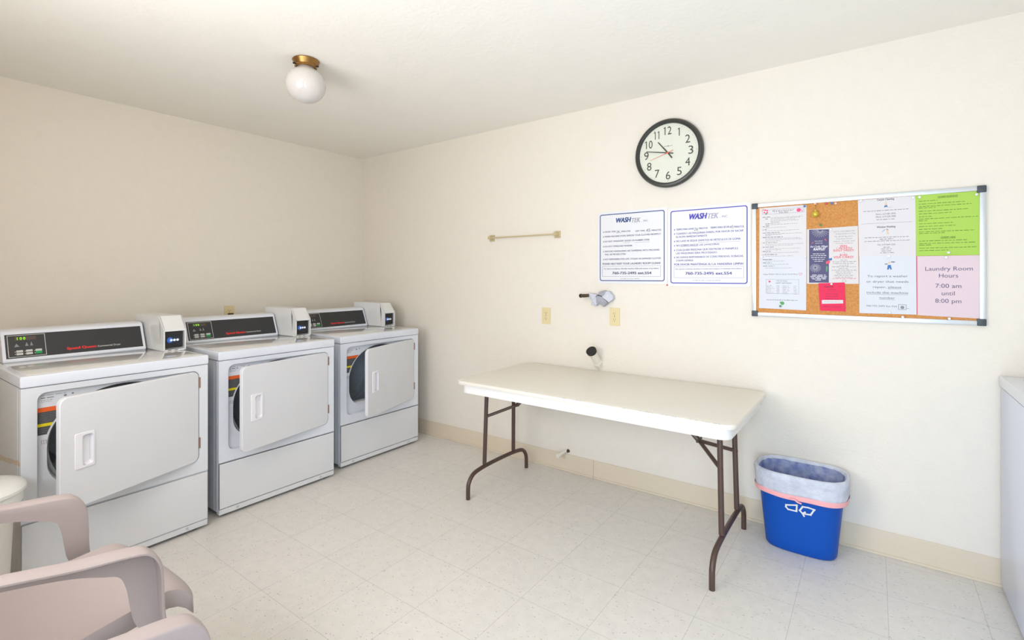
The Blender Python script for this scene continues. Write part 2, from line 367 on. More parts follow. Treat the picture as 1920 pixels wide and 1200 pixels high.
# ------------------------------------------------------------------ dryers
W_, D_, HT = .715, .70, .915
def outline_open():
    cy, cz, ry, rz = .36, .60, .275, .226; out = []
    for i in range(0, 33):
        a = PI*i/32; out.append((cy+ry*math.cos(a), cz+rz*math.sin(a)))
    L = cy-ry; zb = .415
    for i in range(9):       # left lower corner
        a = PI+PI/2*i/8; out.append((L+.10+.10*math.cos(a), zb+.11+.11*math.sin(a)))
    for i in range(9):
        a = -PI/2+PI/2*i/8; out.append((cy+ry-.10+.10*math.cos(a), zb+.11+.11*math.sin(a)))
    return out
def frf(off=0.0): return lambda u, v, n=0: Vector((off+n, u, v))     # facing +X: u = y, v = z
def make_dryer(label, loc, rz, ang, lit):
    t = thing('clothes_dryer', label, 'dryer', loc, rz, 'front loading dryers in a row')
    # cabinet with recessed door bay and drum opening
    b = BM(); c = (.36, .60); z0, z1 = .303, .862
    rec = rrect(.05, .36, .675, .836, .032); outer = [(0, z0), (W_, z0), (W_, z1), (0, z1)]; op = outline_open()
    O, R, Q = star([outer, rec, op], c, 96)
    rings(b, [[Vector((0, *p)) for p in O], [Vector((0, *p)) for p in R], [Vector((-.002, .36+(p[0]-.36)*.995, .6+(p[1]-.6)*.995)) for p in R],
              [Vector((-.022, .36+(p[0]-.36)*.99, .6+(p[1]-.6)*.99)) for p in R], [Vector((-.022, *p)) for p in Q],
              [Vector((-.028, .36+(p[0]-.36)*.985, .6+(p[1]-.6)*.985)) for p in Q], [Vector((-.065, .36+(p[0]-.36)*.97, .6+(p[1]-.6)*.97)) for p in Q]])
    for y, sgn in ((0, 1), (W_, -1)):      # sides with pressed creases near the front edge
        prof = [(0, 0), (-.012, 0), (-.016, .002), (-.020, 0), (-.05, 0), (-.054, .002), (-.058, 0), (-D_, 0)]
        for (xa, da), (xb, db) in zip(prof, prof[1:]):
            for za, zb in ((.03, .2462), (.2468, z1)):
                quadf(b, [(xa, y+da*sgn, za), (xb, y+db*sgn, za), (xb, y+db*sgn, zb), (xa, y+da*sgn, zb)])
        quadf(b, [(0, y+.003*sgn, .24), (-D_, y+.003*sgn, .24), (-D_, y+.003*sgn, .25), (0, y+.003*sgn, .25)])
    quadf(b, [(-D_, 0, .03), (-D_, W_, .03), (-D_, W_, z1), (-D_, 0, z1)]); quadf(b, [(0, 0, .03), (-D_, 0, .03), (-D_, W_, .03), (0, W_, .03)])
    quadf(b, [(-.004, 0, .03), (-.004, W_, .03), (-.004, W_, z0), (-.004, 0, z0)])
    quadf(b, [(0, 0, z1), (0, W_, z1), (-D_, W_, z1), (-D_, 0, z1)])
    bmesh.ops.recalc_face_normals(b, faces=b.faces)
    body = obj('cabinet', b, M_side, t)
    # lower access panel
    b = BM(); prism(b, [(0, .047), (0, .2985), (W_, .2985), (W_, .047)], -.003, .003, frf(), .003)
    obj('lower_panel', b, M_enamel2, t)
    b = BM(); prism(b, [(.002, .016), (.002, .0455), (W_-.002, .0455), (W_-.002, .016)], -.03, .0015, frf(), .002)
    tr = obj('toe_strip', b, M_enamel2, t)
    for y in (.10, W_-.10):
        b = BM(); lathe(b, [(0, .006), (.005, .0055), (.006, .003), (.006, 0)], (.0015, y, .032), 'x', 12); obj('screw', b, M_alu, tr)
    for y in (.05, W_-.05):
        for x in (-.05, -D_+.05):
            b = BM(); lathe(b, [(0, 0), (.022, 0), (.022, .008), (.008, .012), (.008, .031)], (x, y, 0), 'z', 14); obj('foot', b, M_dark, t)
    # worktop
    b = BM(); box(b, (-D_, -.003, z1+.002), (.006, W_+.003, HT-.002), .009, 3)
    tp = obj('worktop', b, M_enamel, t)
    b = BM(); box(b, (-D_+.05, .022, HT-.006), (-.022, W_-.022, HT-.0005), .003, 2)
    obj('glossy_inset', b, M_topgloss, tp)
    # drum
    b = BM(); lathe(b, [(.262, -.062), (.285, -.075), (.30, -.12), (.30, -.44), (.286, -.47), (.262, -.478), (.250, -.462), (.205, -.462), (.192, -.482), (.10, -.488), (.0005, -.49)], (0, .36, .585), 'x', 56)
    bmesh.ops.reverse_faces(b, faces=b.faces); dr = obj('drum', b, M_drum, t)
    for k in range(3):
        a = k*2*PI/3-.6; b = BM(); cy, cz = .36+.27*math.cos(a), .585+.27*math.sin(a)
        tube(b, [(-.11, cy, cz), (-.13, cy-.03*math.cos(a), cz-.03*math.sin(a)), (-.40, cy-.03*math.cos(a), cz-.03*math.sin(a)), (-.43, cy, cz)], .022, 10); obj('drum_fin', b, M_drumin, dr)
    b = BM(); prism(b, [(.14, .412), (.14, .432), (.58, .432), (.58, .412)], -.075, -.024, frf(), .004); obj('lint_ledge', b, M_enamel2, t)
    # warning label beside the opening
    b = BM(); fr = frf(-.0214)
    def labelrow(bb, za, zb, n=0.0, l=.055):
        def ed(z): return min(.165, .352-.275*math.sqrt(max(0, 1-((z-.6)/.226)**2)))
        zs = [za+(zb-za)*i/4 for i in range(5)]; polyf(bb, fr, [(l, z) for z in zs[::-1]]+[(ed(z), z) for z in zs], n)
    labelrow(b, .749, .768); wl = obj('warning_label', b, M_orange, t, smooth=0)
    b = BM(); labelrow(b, .700, .749); labelrow(b, .652, .687); obj('label_text_block', b, M_labelgrey, wl, smooth=0)
    b = BM(); labelrow(b, .687, .700); obj('caution_bar', b, M_yellow, wl, smooth=0)
    b = BM()
    for i in range(6): greek(b, fr, .062, .741-.007*i, .066+.07-.006*i, .002, .0005, .006)
    for i in range(3): greek(b, fr, .062, .677-.008*i, .095-.004*i, .002, .0005, .006)
    obj('small_print', b, M_inksoft, wl, smooth=0)
    b = BM()
    greek(b, fr, .066, .806, .115, .006, .0003, .02); greek(b, fr, .066, .797, .105, .003, .0003, .01); greek(b, fr, .066, .791, .10, .002, .0003, .01)
    greek(b, fr, .066, .818, .15, .002, .0003, .02); disc(b, fr, .145, .808, .005, .0003); disc(b, fr, .17, .812, .004, .0003)
    stroke(b, fr, [(.068, .616), (.068, .628), (.083, .628), (.083, .616)], .0014, n=.0003); stroke(b, fr, [(.0755, .616), (.0755, .628)], .0014, n=.0003); stroke(b, fr, [(.066, .614), (.085, .614)], .0012, n=.0003)
    obj('rating_print', b, M_inksoft, t, smooth=0)
    # door, hinged on its right edge
    hx, hy = .002, .671
    dw, dz0, dz1 = .617, .364, .832
    def dl(u, v, n=0):   # u from the free edge 0..dw, v height, n outwards
        a = math.radians(ang); s = dw-u
        return Vector((hx+s*math.sin(a)+n*math.cos(a), hy-s*math.cos(a)+n*math.sin(a), v))
    b = BM(); out = rrect(0, dz0, dw, dz1, .030); hz, hh = .598, .068; hin = rrect(.062, hz-hh, .122, hz+hh, .008)
    O, I = star([out, hin], (.092, hz), 64)
    def sh(P, k): return [(dw/2+(p[0]-dw/2)*(1-k/(dw/2)), (dz0+dz1)/2+(p[1]-(dz0+dz1)/2)*(1-k/((dz1-dz0)/2))) for p in P]
    rings(b, [[dl(*p, -.024) for p in sh(O, .003)], [dl(*p, -.021) for p in O], [dl(*p, -.003) for p in O], [dl(*p, 0) for p in sh(O, .003)], [dl(*p, 0) for p in I]], cap0=False)
    b.faces.new([b.verts.new(dl(*p, -.024)) for p in sh(O, .003)][::-1])
    bmesh.ops.remove_doubles(b, verts=b.verts, dist=1e-6); bmesh.ops.recalc_face_normals(b, faces=b.faces)
    d = obj('door', b, M_door, t)
    b = BM(); fl = rrect(.052, hz-hh-.007, .128, hz+hh+.007, .007); i1 = rrect(.078, hz-hh+.004, .120, hz+hh-.004, .010); i2 = rrect(.092, hz-hh+.012, .117, hz+hh-.012, .008)
    F0, I1, I2 = star([fl, i1, i2], (.1, hz), 40)
    rings(b, [[dl(*p, .0005) for p in F0], [dl(.090+(p[0]-.090)*.95, hz+(p[1]-hz)*.975, .004) for p in F0], [dl(*p, .0045) for p in I1], [dl(*p, -.015) for p in I2]], cap1=True)
    bmesh.ops.recalc_face_normals(b, faces=b.faces); obj('handle', b, M_handle, d)
    for z in (.745, .43):
        b = BM(); tube(b, [(hx-.002, hy+.004, z), (hx-.002, hy+.004, z+.055)], .0045, 8); box(b, (-.012, hy-.004, z+.004), (hx-.001, hy+.005, z+.051)); obj('hinge', b, M_hinge, t)
    # control console
    b = BM(); prof = [(-.498, HT-.001), (-.494, HT+.006), (-.552, HT+.142), (-.566, HT+.150), (-.585, HT+.152), (-.69, HT+.150), (-.70, HT+.14), (-.70, HT-.001)]
    prism(b, [(x, z) for x, z in prof], .028, .603, lambda u, v, n: Vector((u, n, v)), .002); co = obj('control_console', b, M_enamel, t)
    A = Vector((-.496, 0, HT+.010)); B = Vector((-.5505, 0, HT+.138)); sl = (B-A).length; dv = (B-A).normalized(); nn = Vector((dv.z, 0, -dv.x))
    def fc(off): return lambda u, v, n=0: A+dv*v+Vector((0, u, 0))+nn*(off+n)
    cf = fc(.0015)
    b = BM(); prism(b, [(.040, .008), (.590, .008), (.590, sl-.010), (.040, sl-.010)], 0, .0012, fc(.0006)); obj('black_panel', b, M_black, co, smooth=0)
    cf = fc(.0022); y0, y1, v0, v1 = .049, .183, .014, sl-.016; fx = lambda q: y0+(y1-y0)*q; fz = lambda q: v0+(v1-v0)*q
    b = BM(); stroke(b, cf, [(y0, v0), (y1, v0), (y1, v1), (y0, v1)], .0018, True)
    write(b, cf, 'Commercial Dryer', .388, .028, .488, .009)
    for q in (.16, .42, .68):
        for r in (.22, .11): bar(b, cf, fx(q), fz(r), fx(q)+.003, fz(r)+.003)
    obj('panel_print', b, M_whiteink, co, smooth=0)
    b = BM(); write(b, cf, 'Speed Queen', .262, .028, .383, .0125, bold=.06); obj('brand_lettering', b, M_red, co, smooth=0)
    b = BM(); bar(b, cf, fx(.19), fz(.76), fx(.76), fz(.93)); dp = obj('display', b, M_disp, co, smooth=0)
    cf2 = fc(.0028)
    b = BM(); write(b, cf2, '1 0 0', fx(.25), fz(.785), fx(.47), .013, bold=.012); obj('digits', b, M_led if lit else M_disp2, dp, smooth=0)
    b = BM()
    polyf(b, cf, [(fx(.16), fz(.46)), (fx(.30), fz(.47)), (fx(.22), fz(.62))]); polyf(b, cf, [(fx(.45), fz(.48)), (fx(.54), fz(.48)), (fx(.49), fz(.66))]); polyf(b, cf, [(fx(.58), fz(.48)), (fx(.66), fz(.48)), (fx(.62), fz(.68))])
    obj('panel_icon', b, M_inksoft, co, smooth=0)
    for q in (.20, .455, .71):
        for r in (.20, .075):
            g = (q > .7 and r < .1)
            b = BM(); prism(b, rrect(fx(q), fz(r), fx(q+.175), fz(r+(.125 if g else .095)), .001, 2), 0, .002, fc(.002)); obj('button', b, M_green if g else M_button, co, smooth=0)
    # payment box
    b = BM(); y0, y1 = .616, .727; x1 = -.29
    prism(b, [(-.33, HT), (-.33, 1.0), (-.33, 1.056), (-.352, HT+.192), (-.70, HT+.192), (-.70, HT)], y0, y1, lambda u, v, n: Vector((u, n, v)), .003)
    for ya, yb in ((y0, y0+.007), (y1-.007, y1)): prism(b, [(-.331, HT), (x1, HT), (x1, 1.033), (-.352+.001, HT+.191)], ya, yb, lambda u, v, n: Vector((u, n, v)), .001)
    for pr in ([(-.331, HT), (x1, HT), (x1, HT+.008), (-.331, HT+.008)], [(-.331, 1.024), (x1, 1.024), (x1, 1.033), (-.351, HT+.191)]): prism(b, pr, y0+.002, y1-.002, lambda u, v, n: Vector((u, n, v)))
    bx = obj('payment_box', b, M_box, t)
    b = BM(); prism(b, rrect(y0+.009, HT+.016, y1-.016, 1.022, .006), 0, .028, frf(-.3295), .0015); rd = obj('card_reader', b, M_dark, bx)
    b = BM(); prism(b, rrect(y0+.020, .950, y1-.026, .998, .002, 2), 0, .0012, frf(-.3015)); obj('screen', b, M_screen, bx, smooth=0)
    b = BM(); disc(b, frf(-.2998), y0+.034, .975, .015); obj('screen_globe', b, M_scrblue, bx, smooth=0)
    for k in range(3):
        b = BM(); disc(b, frf(-.2994), y0+.040+.0155*k, .974, .0068); obj('screen_icon', b, M_scricon, bx, smooth=0)
    for k in (0, 1):
        b = BM(); bar(b, frf(-.2895), y0+.02+.032*k, HT+.003, y0+.037+.032*k, HT+.006); obj('slot', b, M_black, bx, smooth=0)
    return t
M_disp2 = mat('unlit brown digits', rgb(110, 92, 74), .4)
M_handle = mat('white handle plastic', rgb(240, 238, 242), .25, coat=.5)
M_box = mat('light grey white coated steel', rgb(228, 228, 226), .3, coat=.3)
M_door = mat('white dryer door paint', rgb(224, 224, 227), .42)
def side_mat():
    m = mat('cabinet enamel with stain', rgb(222, 224, 228), .34, coat=.3); nt = m.node_tree; N = nt.nodes; L = nt.links; b = N['Principled BSDF']
    src = b.inputs['Base Color'].links[0].from_socket
    tc = N.new('ShaderNodeTexCoord'); sx = N.new('ShaderNodeSeparateXYZ'); L.new(tc.outputs['Object'], sx.inputs[0])
    no = N.new('ShaderNodeTexNoise'); no.inputs['Scale'].default_value = 9; no.inputs['Detail'].default_value = 5; L.new(tc.outputs['Object'], no.inputs['Vector'])
    def ma(op, a, b_, c=None):
        q = N.new('ShaderNodeMath'); q.operation = op
        for i, v in enumerate((a, b_, c)):
            if v is None: continue
            if isinstance(v, (int, float)): q.inputs[i].default_value = v
            else: L.new(v, q.inputs[i])
        return q.outputs[0]
    lvl = ma('ADD', ma('MULTIPLY', no.outputs['Fac'], .07), ma('MULTIPLY_ADD', sx.outputs['X'], .12, .515))
    near = ma('LESS_THAN', ma('ABSOLUTE', ma('SUBTRACT', sx.outputs['Z'], lvl), None), .011)
    onside = ma('LESS_THAN', sx.outputs['Y'], .004); back = ma('LESS_THAN', sx.outputs['X'], -.01)
    k = ma('MULTIPLY', ma('MULTIPLY', near, onside), ma('MULTIPLY', back, .55))
    mx = N.new('ShaderNodeMix'); mx.data_type = 'RGBA'; mx.inputs['B'].default_value = (*rgb(206, 160, 96), 1); L.new(src, mx.inputs['A']); L.new(k, mx.inputs['Factor']); L.new(mx.outputs['Result'], b.inputs['Base Color'])
    return m
M_stain = side_mat()
M_side = M_stain
make_dryer('white clothes dryer nearest the pink chair, stained side, door ajar', (1.082, -2.500, 0), math.radians(1.2), 17, True)
M_side = M_enamel
make_dryer('white clothes dryer in the middle of the three, door ajar, green lit display', (1.022, -1.712, 0), 0, 11.5, True)
make_dryer('white clothes dryer closest to the room corner, door open wide enough to see the drum', (.960, -.904, 0), 0, 17.5, False)

# ------------------------------------------------------------------ washer against the right wall
t = thing('washing_machine', 'white washing machine cut off by the right edge, plain glossy front panel', 'washer', (4.35, -.705, 0))
b = BM(); box(b, (0, 0, .02), (.70, .685, .856), .006, 2); obj('cabinet', b, mat('glossy white washer enamel', rgb(218, 226, 246), .30, coat=.35), t)
b = BM(); box(b, (-.006, -.003, .860), (.70, .688, .905), .010, 3); tp = obj('worktop', b, M_enamel, t)
b = BM(); box(b, (.05, .10, .903), (.48, .585, .918), .008, 3); obj('lid', b, M_topgloss, t)
b = BM(); prism(b, [(.52, .905), (.58, 1.05), (.70, 1.05), (.70, .905)], .02, .665, lambda u, v, n: Vector((u, n, v)), .004); co = obj('control_console', b, M_enamel, t)
for x in (.06, .64):
    for y in (.06, .625):
        b = BM(); lathe(b, [(0, 0), (.022, 0), (.022, .01), (.008, .02)], (x, y, 0), 'z', 14); obj('foot', b, M_dark, t)

# ------------------------------------------------------------------ folding table
def build_table():
    t = thing('folding_table', 'long white painted folding table with brown tubular legs against the wall', 'table', (2.69, -.42, 0))
    X0, X1, Y0, Y1, Z = 1.925, 3.462, -.805, -.045, .722
    fr = lambda u, v, n: Vector((u, v, n))
    b = BM(); o = rrect(X0, Y0, X1, Y1, .055, 8); c = ((X0+X1)/2, (Y0+Y1)/2)
    def ins(k, z): return [Vector((p[0]+(k if p[0] < c[0] else -k)*1, p[1]+(k if p[1] < c[1] else -k), z)) for p in o]
    rings(b, [ins(.010, .697), ins(.002, .699), ins(0, .706), ins(0, .713), ins(.003, .719), ins(.012, Z)], cap0=True, cap1=True)
    bmesh.ops.recalc_face_normals(b, faces=b.faces); tp = obj('tabletop', b, M_table, t, world=True)
    b = BM(); random.seed(3)      # paint chips along the front edge
    for i in range(34):
        x = random.choice((random.uniform(2.0, 3.42), random.uniform(2.9, 3.42))); s = random.uniform(.002, .007)
        z = .7193; polyf(b, lambda u, v, n: Vector((u, v, n)), [(x-s, Y0+.0035), (x-s*.3, Y0+.0045+s*.25), (x+s, Y0+.004+s*.2), (x+s*.8, Y0+.0035)], z+.0007)
    obj('paint_chips', b, M_chip, tp, world=True, smooth=0)
    b = BM(); q = rrect(X0+.035, Y0+.014, X1-.022, Y1-.014, .05, 8)
    q2 = rrect(X0+.047, Y0+.026, X1-.034, Y1-.026, .04, 8)
    L0 = [Vector((*p, .698)) for p in q]; L1 = [Vector((*p, .652)) for p in q]; L2 = [Vector((*p, .652)) for p in q2]; L3 = [Vector((*p, .698)) for p in q2]
    rings(b, [L0, L1, L2, L3]); bmesh.ops.recalc_face_normals(b, faces=b.faces); obj('apron', b, M_apron, t, world=True)
    for X, yc, sg, foot in ((1.965, -.420, 1, .305), (3.362, -.440, -1, .315)):
        b = BM(); up = .152
        for s in (-1, 1): tube(b, [(X+sg*.012, yc+s*(up-.012), .69), (X, yc+s*up, .165)], .0125, 12)
        pts = [(X, yc-foot, 0), (X, yc-foot, .05), (X, yc-foot+.005, .09), (X, yc-foot+.035, .128), (X, yc-foot+.085, .145), (X, yc-.1, .153), (X, yc+.1, .153), (X, yc+foot-.085, .145), (X, yc+foot-.035, .128), (X, yc+foot-.005, .09), (X, yc+foot, .05), (X, yc+foot, 0)]
        tube(b, crom(pts, 5), .0125, 12); obj('leg_frame', b, M_steel, t, world=True)
        b = BM(); px_, pz = X+sg*.14, .520
        tube(b, crom([(X+sg*.30, yc, .675), (X+sg*.20, yc, .58), (px_, yc, pz)], 4), .013, 8)
        for s in (-1, 1): tube(b, [(px_, yc, pz), (X, yc+s*up, .455)], .0095, 8)
        tube(b, [(px_, yc-.035, pz+.004), (px_, yc+.035, pz+.004)], .006, 8); obj('folding_brace', b, M_steel, t, world=True)
build_table()

# ------------------------------------------------------------------ recycling bin and its bag
def sell(a, bb, z, c, e=3.0, n=72):
    out = []
    for k in range(n):
        th = 2*PI*k/n; cs, sn = math.cos(th), math.sin(th)
        out.append(Vector((c[0]+a*math.copysign(abs(cs)**(2/e), cs), c[1]+bb*math.copysign(abs(sn)**(2/e), sn), z)))
    return out
BC = (3.625, -.152)
t = thing('recycling_bin', 'blue rectangular recycling bin with white arrows beside the table', 'bin', (BC[0], BC[1], 0))
def bd(z): k = z/.38; return .150+.037*k, .085+.047*k
b = BM()
rings(b, [sell(.135, .070, 0, BC), sell(.144, .079, .002, BC), sell(*bd(.012), .012, BC)]+[sell(*bd(z), z, BC) for z in (.05, .15, .25, .36)]+[sell(bd(.37)[0]+.006, bd(.37)[1]+.006, .362, BC), sell(bd(.38)[0]+.007, bd(.38)[1]+.007, .380, BC)]
      + [sell(bd(.38)[0]-.002, bd(.38)[1]-.002, .381, BC), sell(bd(.36)[0]-.004, bd(.36)[1]-.004, .36, BC), sell(.146, .080, .008, BC)], cap0=True, cap1=True)
bmesh.ops.recalc_face_normals(b, faces=b.faces); obj('bin_body', b, M_bin, t, world=True)
b = BM()
def binfr(u, v, n=0): return Vector((u, BC[1]-bd(v)[1]*(1-abs((u-BC[0])/bd(v)[0])**3)**(1/3)-.0012-n, v))
def bpt(cx, cy): return px(1380+cx/4.8, 820+cy/4.8, -.262)
for pts, cl in (([(549, 606), (452, 604), (450, 622), (470, 645), (545, 663), (549, 606)], False), 
                ([(705, 650), (672, 697), (600, 684), (574, 655), (602, 620), (650, 628), (708, 650)], False), ([(612, 708), (600, 684), (622, 672)], False)):
    P = []
    q = [Vector(bpt(*p)) for p in pts]
    for a, c in zip(q, q[1:]):
        for k in range(4): P.append(a.lerp(c, k/4))
    P.append(q[-1]); stroke(b, binfr, P, .0072)
obj('recycling_arrows', b, M_whiteink, t, world=True, smooth=0)
t = thing('bin_liner', 'clear white bin bag with pink drawstring lining the blue bin', 'bin bag', (BC[0], BC[1], .012))
b = BM(); random.seed(11)
def wob(loop, amp, ph):
    out = []
    for i, p in enumerate(loop):
        th = 2*PI*i/len(loop); k = amp*(math.sin(5*th+ph)+.6*math.sin(11*th+ph*2)+.4*math.sin(19*th-ph)+.35*random.uniform(-1, 1))
        d = Vector((p.x-BC[0], p.y-BC[1], 0)).normalized(); out.append(p+d*k+Vector((0, 0, k*.6)))
    return out
A, B_ = bd(.38)
lp = [wob(sell(.12, .055, .014, BC), .003, 1)]+[wob(sell(bd(z)[0]-.014, bd(z)[1]-.014, z, BC), .0028, 2+z*9) for z in (.03, .10, .17, .24, .30, .34)]
lp += [wob(sell(A-.006, B_-.006, .375, BC), .0015, 3), wob(sell(A+.002, B_+.002, .389, BC), .001, 4), wob(sell(A+.012, B_+.011, .386, BC), .0012, 4.5)]
lp += [wob(sell(A+.015-k*.0012, B_+.012-k*.0012, .375-.02*k, BC), .0016, 5+k*.3) for k in range(5)]
rings(b, lp[:8], cap0=True); bmesh.ops.recalc_face_normals(b, faces=b.faces); obj('bag_inside', b, M_liner1, t, world=True, smooth=60)
b = BM(); rings(b, lp[7:]); bmesh.ops.recalc_face_normals(b, faces=b.faces); obj('bag_cuff', b, M_liner, t, world=True, smooth=60)
b = BM()
def band(z, w0): return [Vector((p.x, p.y, z+.002*math.sin((p.x-BC[0])*33))) for p in sell(A+.0125, B_+.0095, z, BC)]
rings(b, [band(.300, 0), band(.286, 0), [Vector((BC[0]+(p.x-BC[0])*.985, BC[1]+(p.y-BC[1])*.98, p.z)) for p in band(.276, 0)]]); obj('drawstring_band', b, M_pinkband, t, world=True, smooth=60)
b = BM(); tube(b, crom([(BC[0]-.03, BC[1]-B_-.013, .281), (BC[0]-.012, BC[1]-B_-.020, .286), (BC[0]+.002, BC[1]-B_-.019, .277), (BC[0]+.018, BC[1]-B_-.014, .271)], 4), .0035, 8); obj('drawstring_knot', b, M_pinkband, t, world=True)

# ------------------------------------------------------------------ wall clock
def build_clock():
    Y = -.036; cx, cz = px(1252, 286.5, -.03); R = .204
    t = thing('wall_clock', 'round black rimmed wall clock with ivory face', 'clock', (cx, 0, cz))
    b = BM(); lathe(b, [(R-.012, .001), (R-.002, .004), (R, .012), (R-.001, .028), (R-.008, .038), (R-.018, .040), (R-.026, .034), (R-.029, .022)], (cx, 0, cz), 'y', 72); obj('rim', b, M_clock, t, world=True)
    b = BM(); lathe(b, [(0, .024), (R-.027, .023), (R-.02, .004), (0, .003)], (cx, 0, cz), 'y', 72); obj('face', b, M_face, t, world=True)
    fr = wallfr(.0246); b = BM()
    for i in range(12):
        a = PI/2-2*PI*(i+1)/12; r = .133; s = str(i+1)
        wd = .0052 if s == '1' else .028 if len(s) == 1 else .027 if s == '11' else .041
        u, v = cx+r*math.cos(a), cz+r*math.sin(a)-.0235
        b = BM(); write(b, fr, s, u-wd/2, v, u+wd/2, .047)
        for q in ([u-wd/2] if s in ('1', '10', '12') else [u-wd/2, u+wd/2-.0045] if s == '11' else []): polyf(b, fr, [(q+.001, v+.047), (q-.0065, v+.041), (q-.0065, v+.037), (q+.001, v+.0415)], .0001)
        obj('numeral', b, M_num, t, world=True, smooth=0)
    b = BM()
    for i in range(60):
        a = 2*PI*i/60; r = .166; disc(b, fr, cx+r*math.cos(a), cz+r*math.sin(a), .0022 if i % 5 == 0 else .0011, 0, 8)
    greek(b, fr, cx-.026, cz+.040, cx-.006, .004, 0, .01); disc(b, fr, cx, cz+.042, .004); greek(b, fr, cx+.006, cz+.040, cx+.026, .004, 0, .01)
    obj('minute_marks', b, M_inksoft, t, world=True, smooth=0)
    def hand(name, tip, tail, w0, w1, n, m):
        tx, tz = px(*tip, -.03); lx, lz = px(*tail, -.03); ox, oz = px(1170+638/8, 210+617/8, -.03)
        T = Vector((tx-ox, tz-oz)); Lq = Vector((lx-ox, lz-oz)); q = Vector((-T.y, T.x)).normalized()
        O = Vector((cx, cz)); P = [O+T+q*w1/2, O+T-q*w1/2, O-q*w0/2, O+Lq-q*w0/2, O+Lq+q*w0/2, O+q*w0/2]
        b = BM(); prism(b, [tuple(p) for p in P], n, n+.0012, wallfr()); obj(name, b, m, t, world=True, smooth=0)
    f8 = lambda x, y: (1170+x/8, 210+y/8)
    hand('hour_hand', f8(492, 460), f8(700, 690), .0075, .005, .0275, M_hand); hand('minute_hand', f8(320, 603), f8(720, 622), .0062, .004, .0295, M_hand); hand('second_hand', f8(370, 740), f8(720, 573), .0028, .0012, .0315, M_sec)
    b = BM(); lathe(b, [(0, .036), (.005, .035), (.0055, .025)], (cx, 0, cz), 'y', 14); obj('hub', b, M_sec, t, world=True)
build_clock()

# ------------------------------------------------------------------ ceiling lamp
def make_lamp(label, lx, ly, gm):
    t = thing('ceiling_lamp', label, 'lamp', (lx, ly, H))
    LC = (lx, ly, 0)
    b = BM(); lathe(b, [(0, H-.001), (.062, H-.001), (.066, H-.006), (.060, H-.018), (.053, H-.030), (.054, H-.040), (.050, H-.044), (.045, H-.030)], LC, 'z', 40); ft = obj('brass_fitter', b, M_brass, t, world=True)
    for k in range(3):
        a = k*2*PI/3+.5; d = Vector((math.cos(a), math.sin(a), 0)); p = Vector((*LC[:2], H-.036))
        b = BM(); tube(b, [p+d*.044, p+d*.066], .0028, 8); lathe(b, [(0, .004), (.006, .003), (.006, -.003), (0, -.004)], p+d*.064, 'z', 10); obj('thumbscrew', b, M_dark, ft, world=True)
    b = BM(); Rg = .098; cz = H-.045-.083; prof = []
    for i in range(25):
        a = math.asin(.047/Rg)+(PI-math.asin(.047/Rg))*i/24; prof.append((Rg*math.sin(a), cz+Rg*.93*math.cos(a)))
    lathe(b, [(.041, H-.034), (.043, H-.040)]+prof, LC, 'z', 56); obj('globe', b, gm, t, world=True, smooth=60)
make_lamp('white glass globe ceiling lamp on a brass fitter, unlit', 1.560, -1.522, M_globe)
make_lamp('added unseen globe fill lamp over the armchairs', 2.45, -2.72, M_fillglobe)  # invented lamp above the frame, added to warm and brighten ceiling and left side

# ------------------------------------------------------------------ fittings on the long wall
def outlet(label, u, v, fr, name='wall_outlet'):
    """duplex outlet: centre u,v"""
    loc = fr(u, v, 0); t = thing(name, label, 'outlet', loc, 0, 'almond wall outlets')
    w_, h_ = .035, .0575; b = BM(); prism(b, rrect(u-w_, v-h_, u+w_, v+h_, .003, 2), .0, .005, fr, .0012); pl = obj('cover_plate', b, M_ivory, t, world=True)
    for s in (-1, 1):
        b = BM(); k = 20; P = []
        for i in range(k):
            a = 2*PI*i/k; P.append((u+.017*math.cos(a), v+s*.0195+max(-.0135, min(.0135, .0165*math.sin(a)))))
        prism(b, P, .004, .0062, fr, .0006); so = obj('socket', b, M_ivory, t, world=True)
        b = BM(); o = v+s*.0195
        bar(b, fr, u-.0075, o-.001, u-.005, o+.007, .0066); bar(b, fr, u+.005, o, u+.007, o+.0065, .0066); disc(b, fr, u, o-.0075, .0026, .0066, 10); obj('slots', b, M_slot, so, world=True, smooth=0)
    b = BM(); disc(b, fr, u, v, .0028, .0054, 10); obj('screw', b, M_slot, t, world=True, smooth=0)
    return t
WL = wallfr()
outlet('almond wall outlet on the long wall, left one below the towel bar', 2.057, 1.053, WL)
outlet('almond wall outlet on the long wall beneath the crumpled cloth', 2.575, 1.070, WL)
LW = lambda u, v, n=0: Vector((n, u, v))
t = outlet('almond wall outlet with black plug behind the middle dryer', -1.204, 1.052, LW)
b = BM(); prism(b, rrect(-1.218, 1.020, -1.184, 1.052, .005, 3), .006, .032, LW, .003); tube(b, crom([(.03, -1.20, 1.035), (.06, -1.19, 1.03), (.07, -1.185, .98), (.05, -1.18, .86)], 5), .0045, 8)
p = obj('power_plug', b, M_dark, None, loc=(.02, -1.2, 1.035)); tag(p, 'black power plug in the outlet behind the middle dryer', 'plug')

def towel_bar():
    xa, za = px(921, 449); xb, zb = px(1048.5, 437.5); z = (za+zb)/2; xa += .012; xb -= .012
    t = thing('towel_bar', 'thin tan metal towel bar with square end mounts on the wall', 'towel bar', ((xa+xb)/2, 0, z))
    for x in (xa, xb):
        b = BM(); prism(b, rrect(x-.024, z-.024, x+.024, z+.024, .002, 2), 0, .006, WL, .001); prism(b, [(x-.011, z-.011), (x+.011, z-.011), (x+.011, z+.013), (x-.011, z+.013)], .005, .045, WL, .002); obj('end_mount', b, M_tbar, t, world=True)
    b = BM(); prism(b, [(xa, z-.005), (xb, z-.005), (xb, z+.005), (xa, z+.005)], .028, .037, WL, .001); obj('rod', b, M_tbar, t, world=True)
towel_bar()

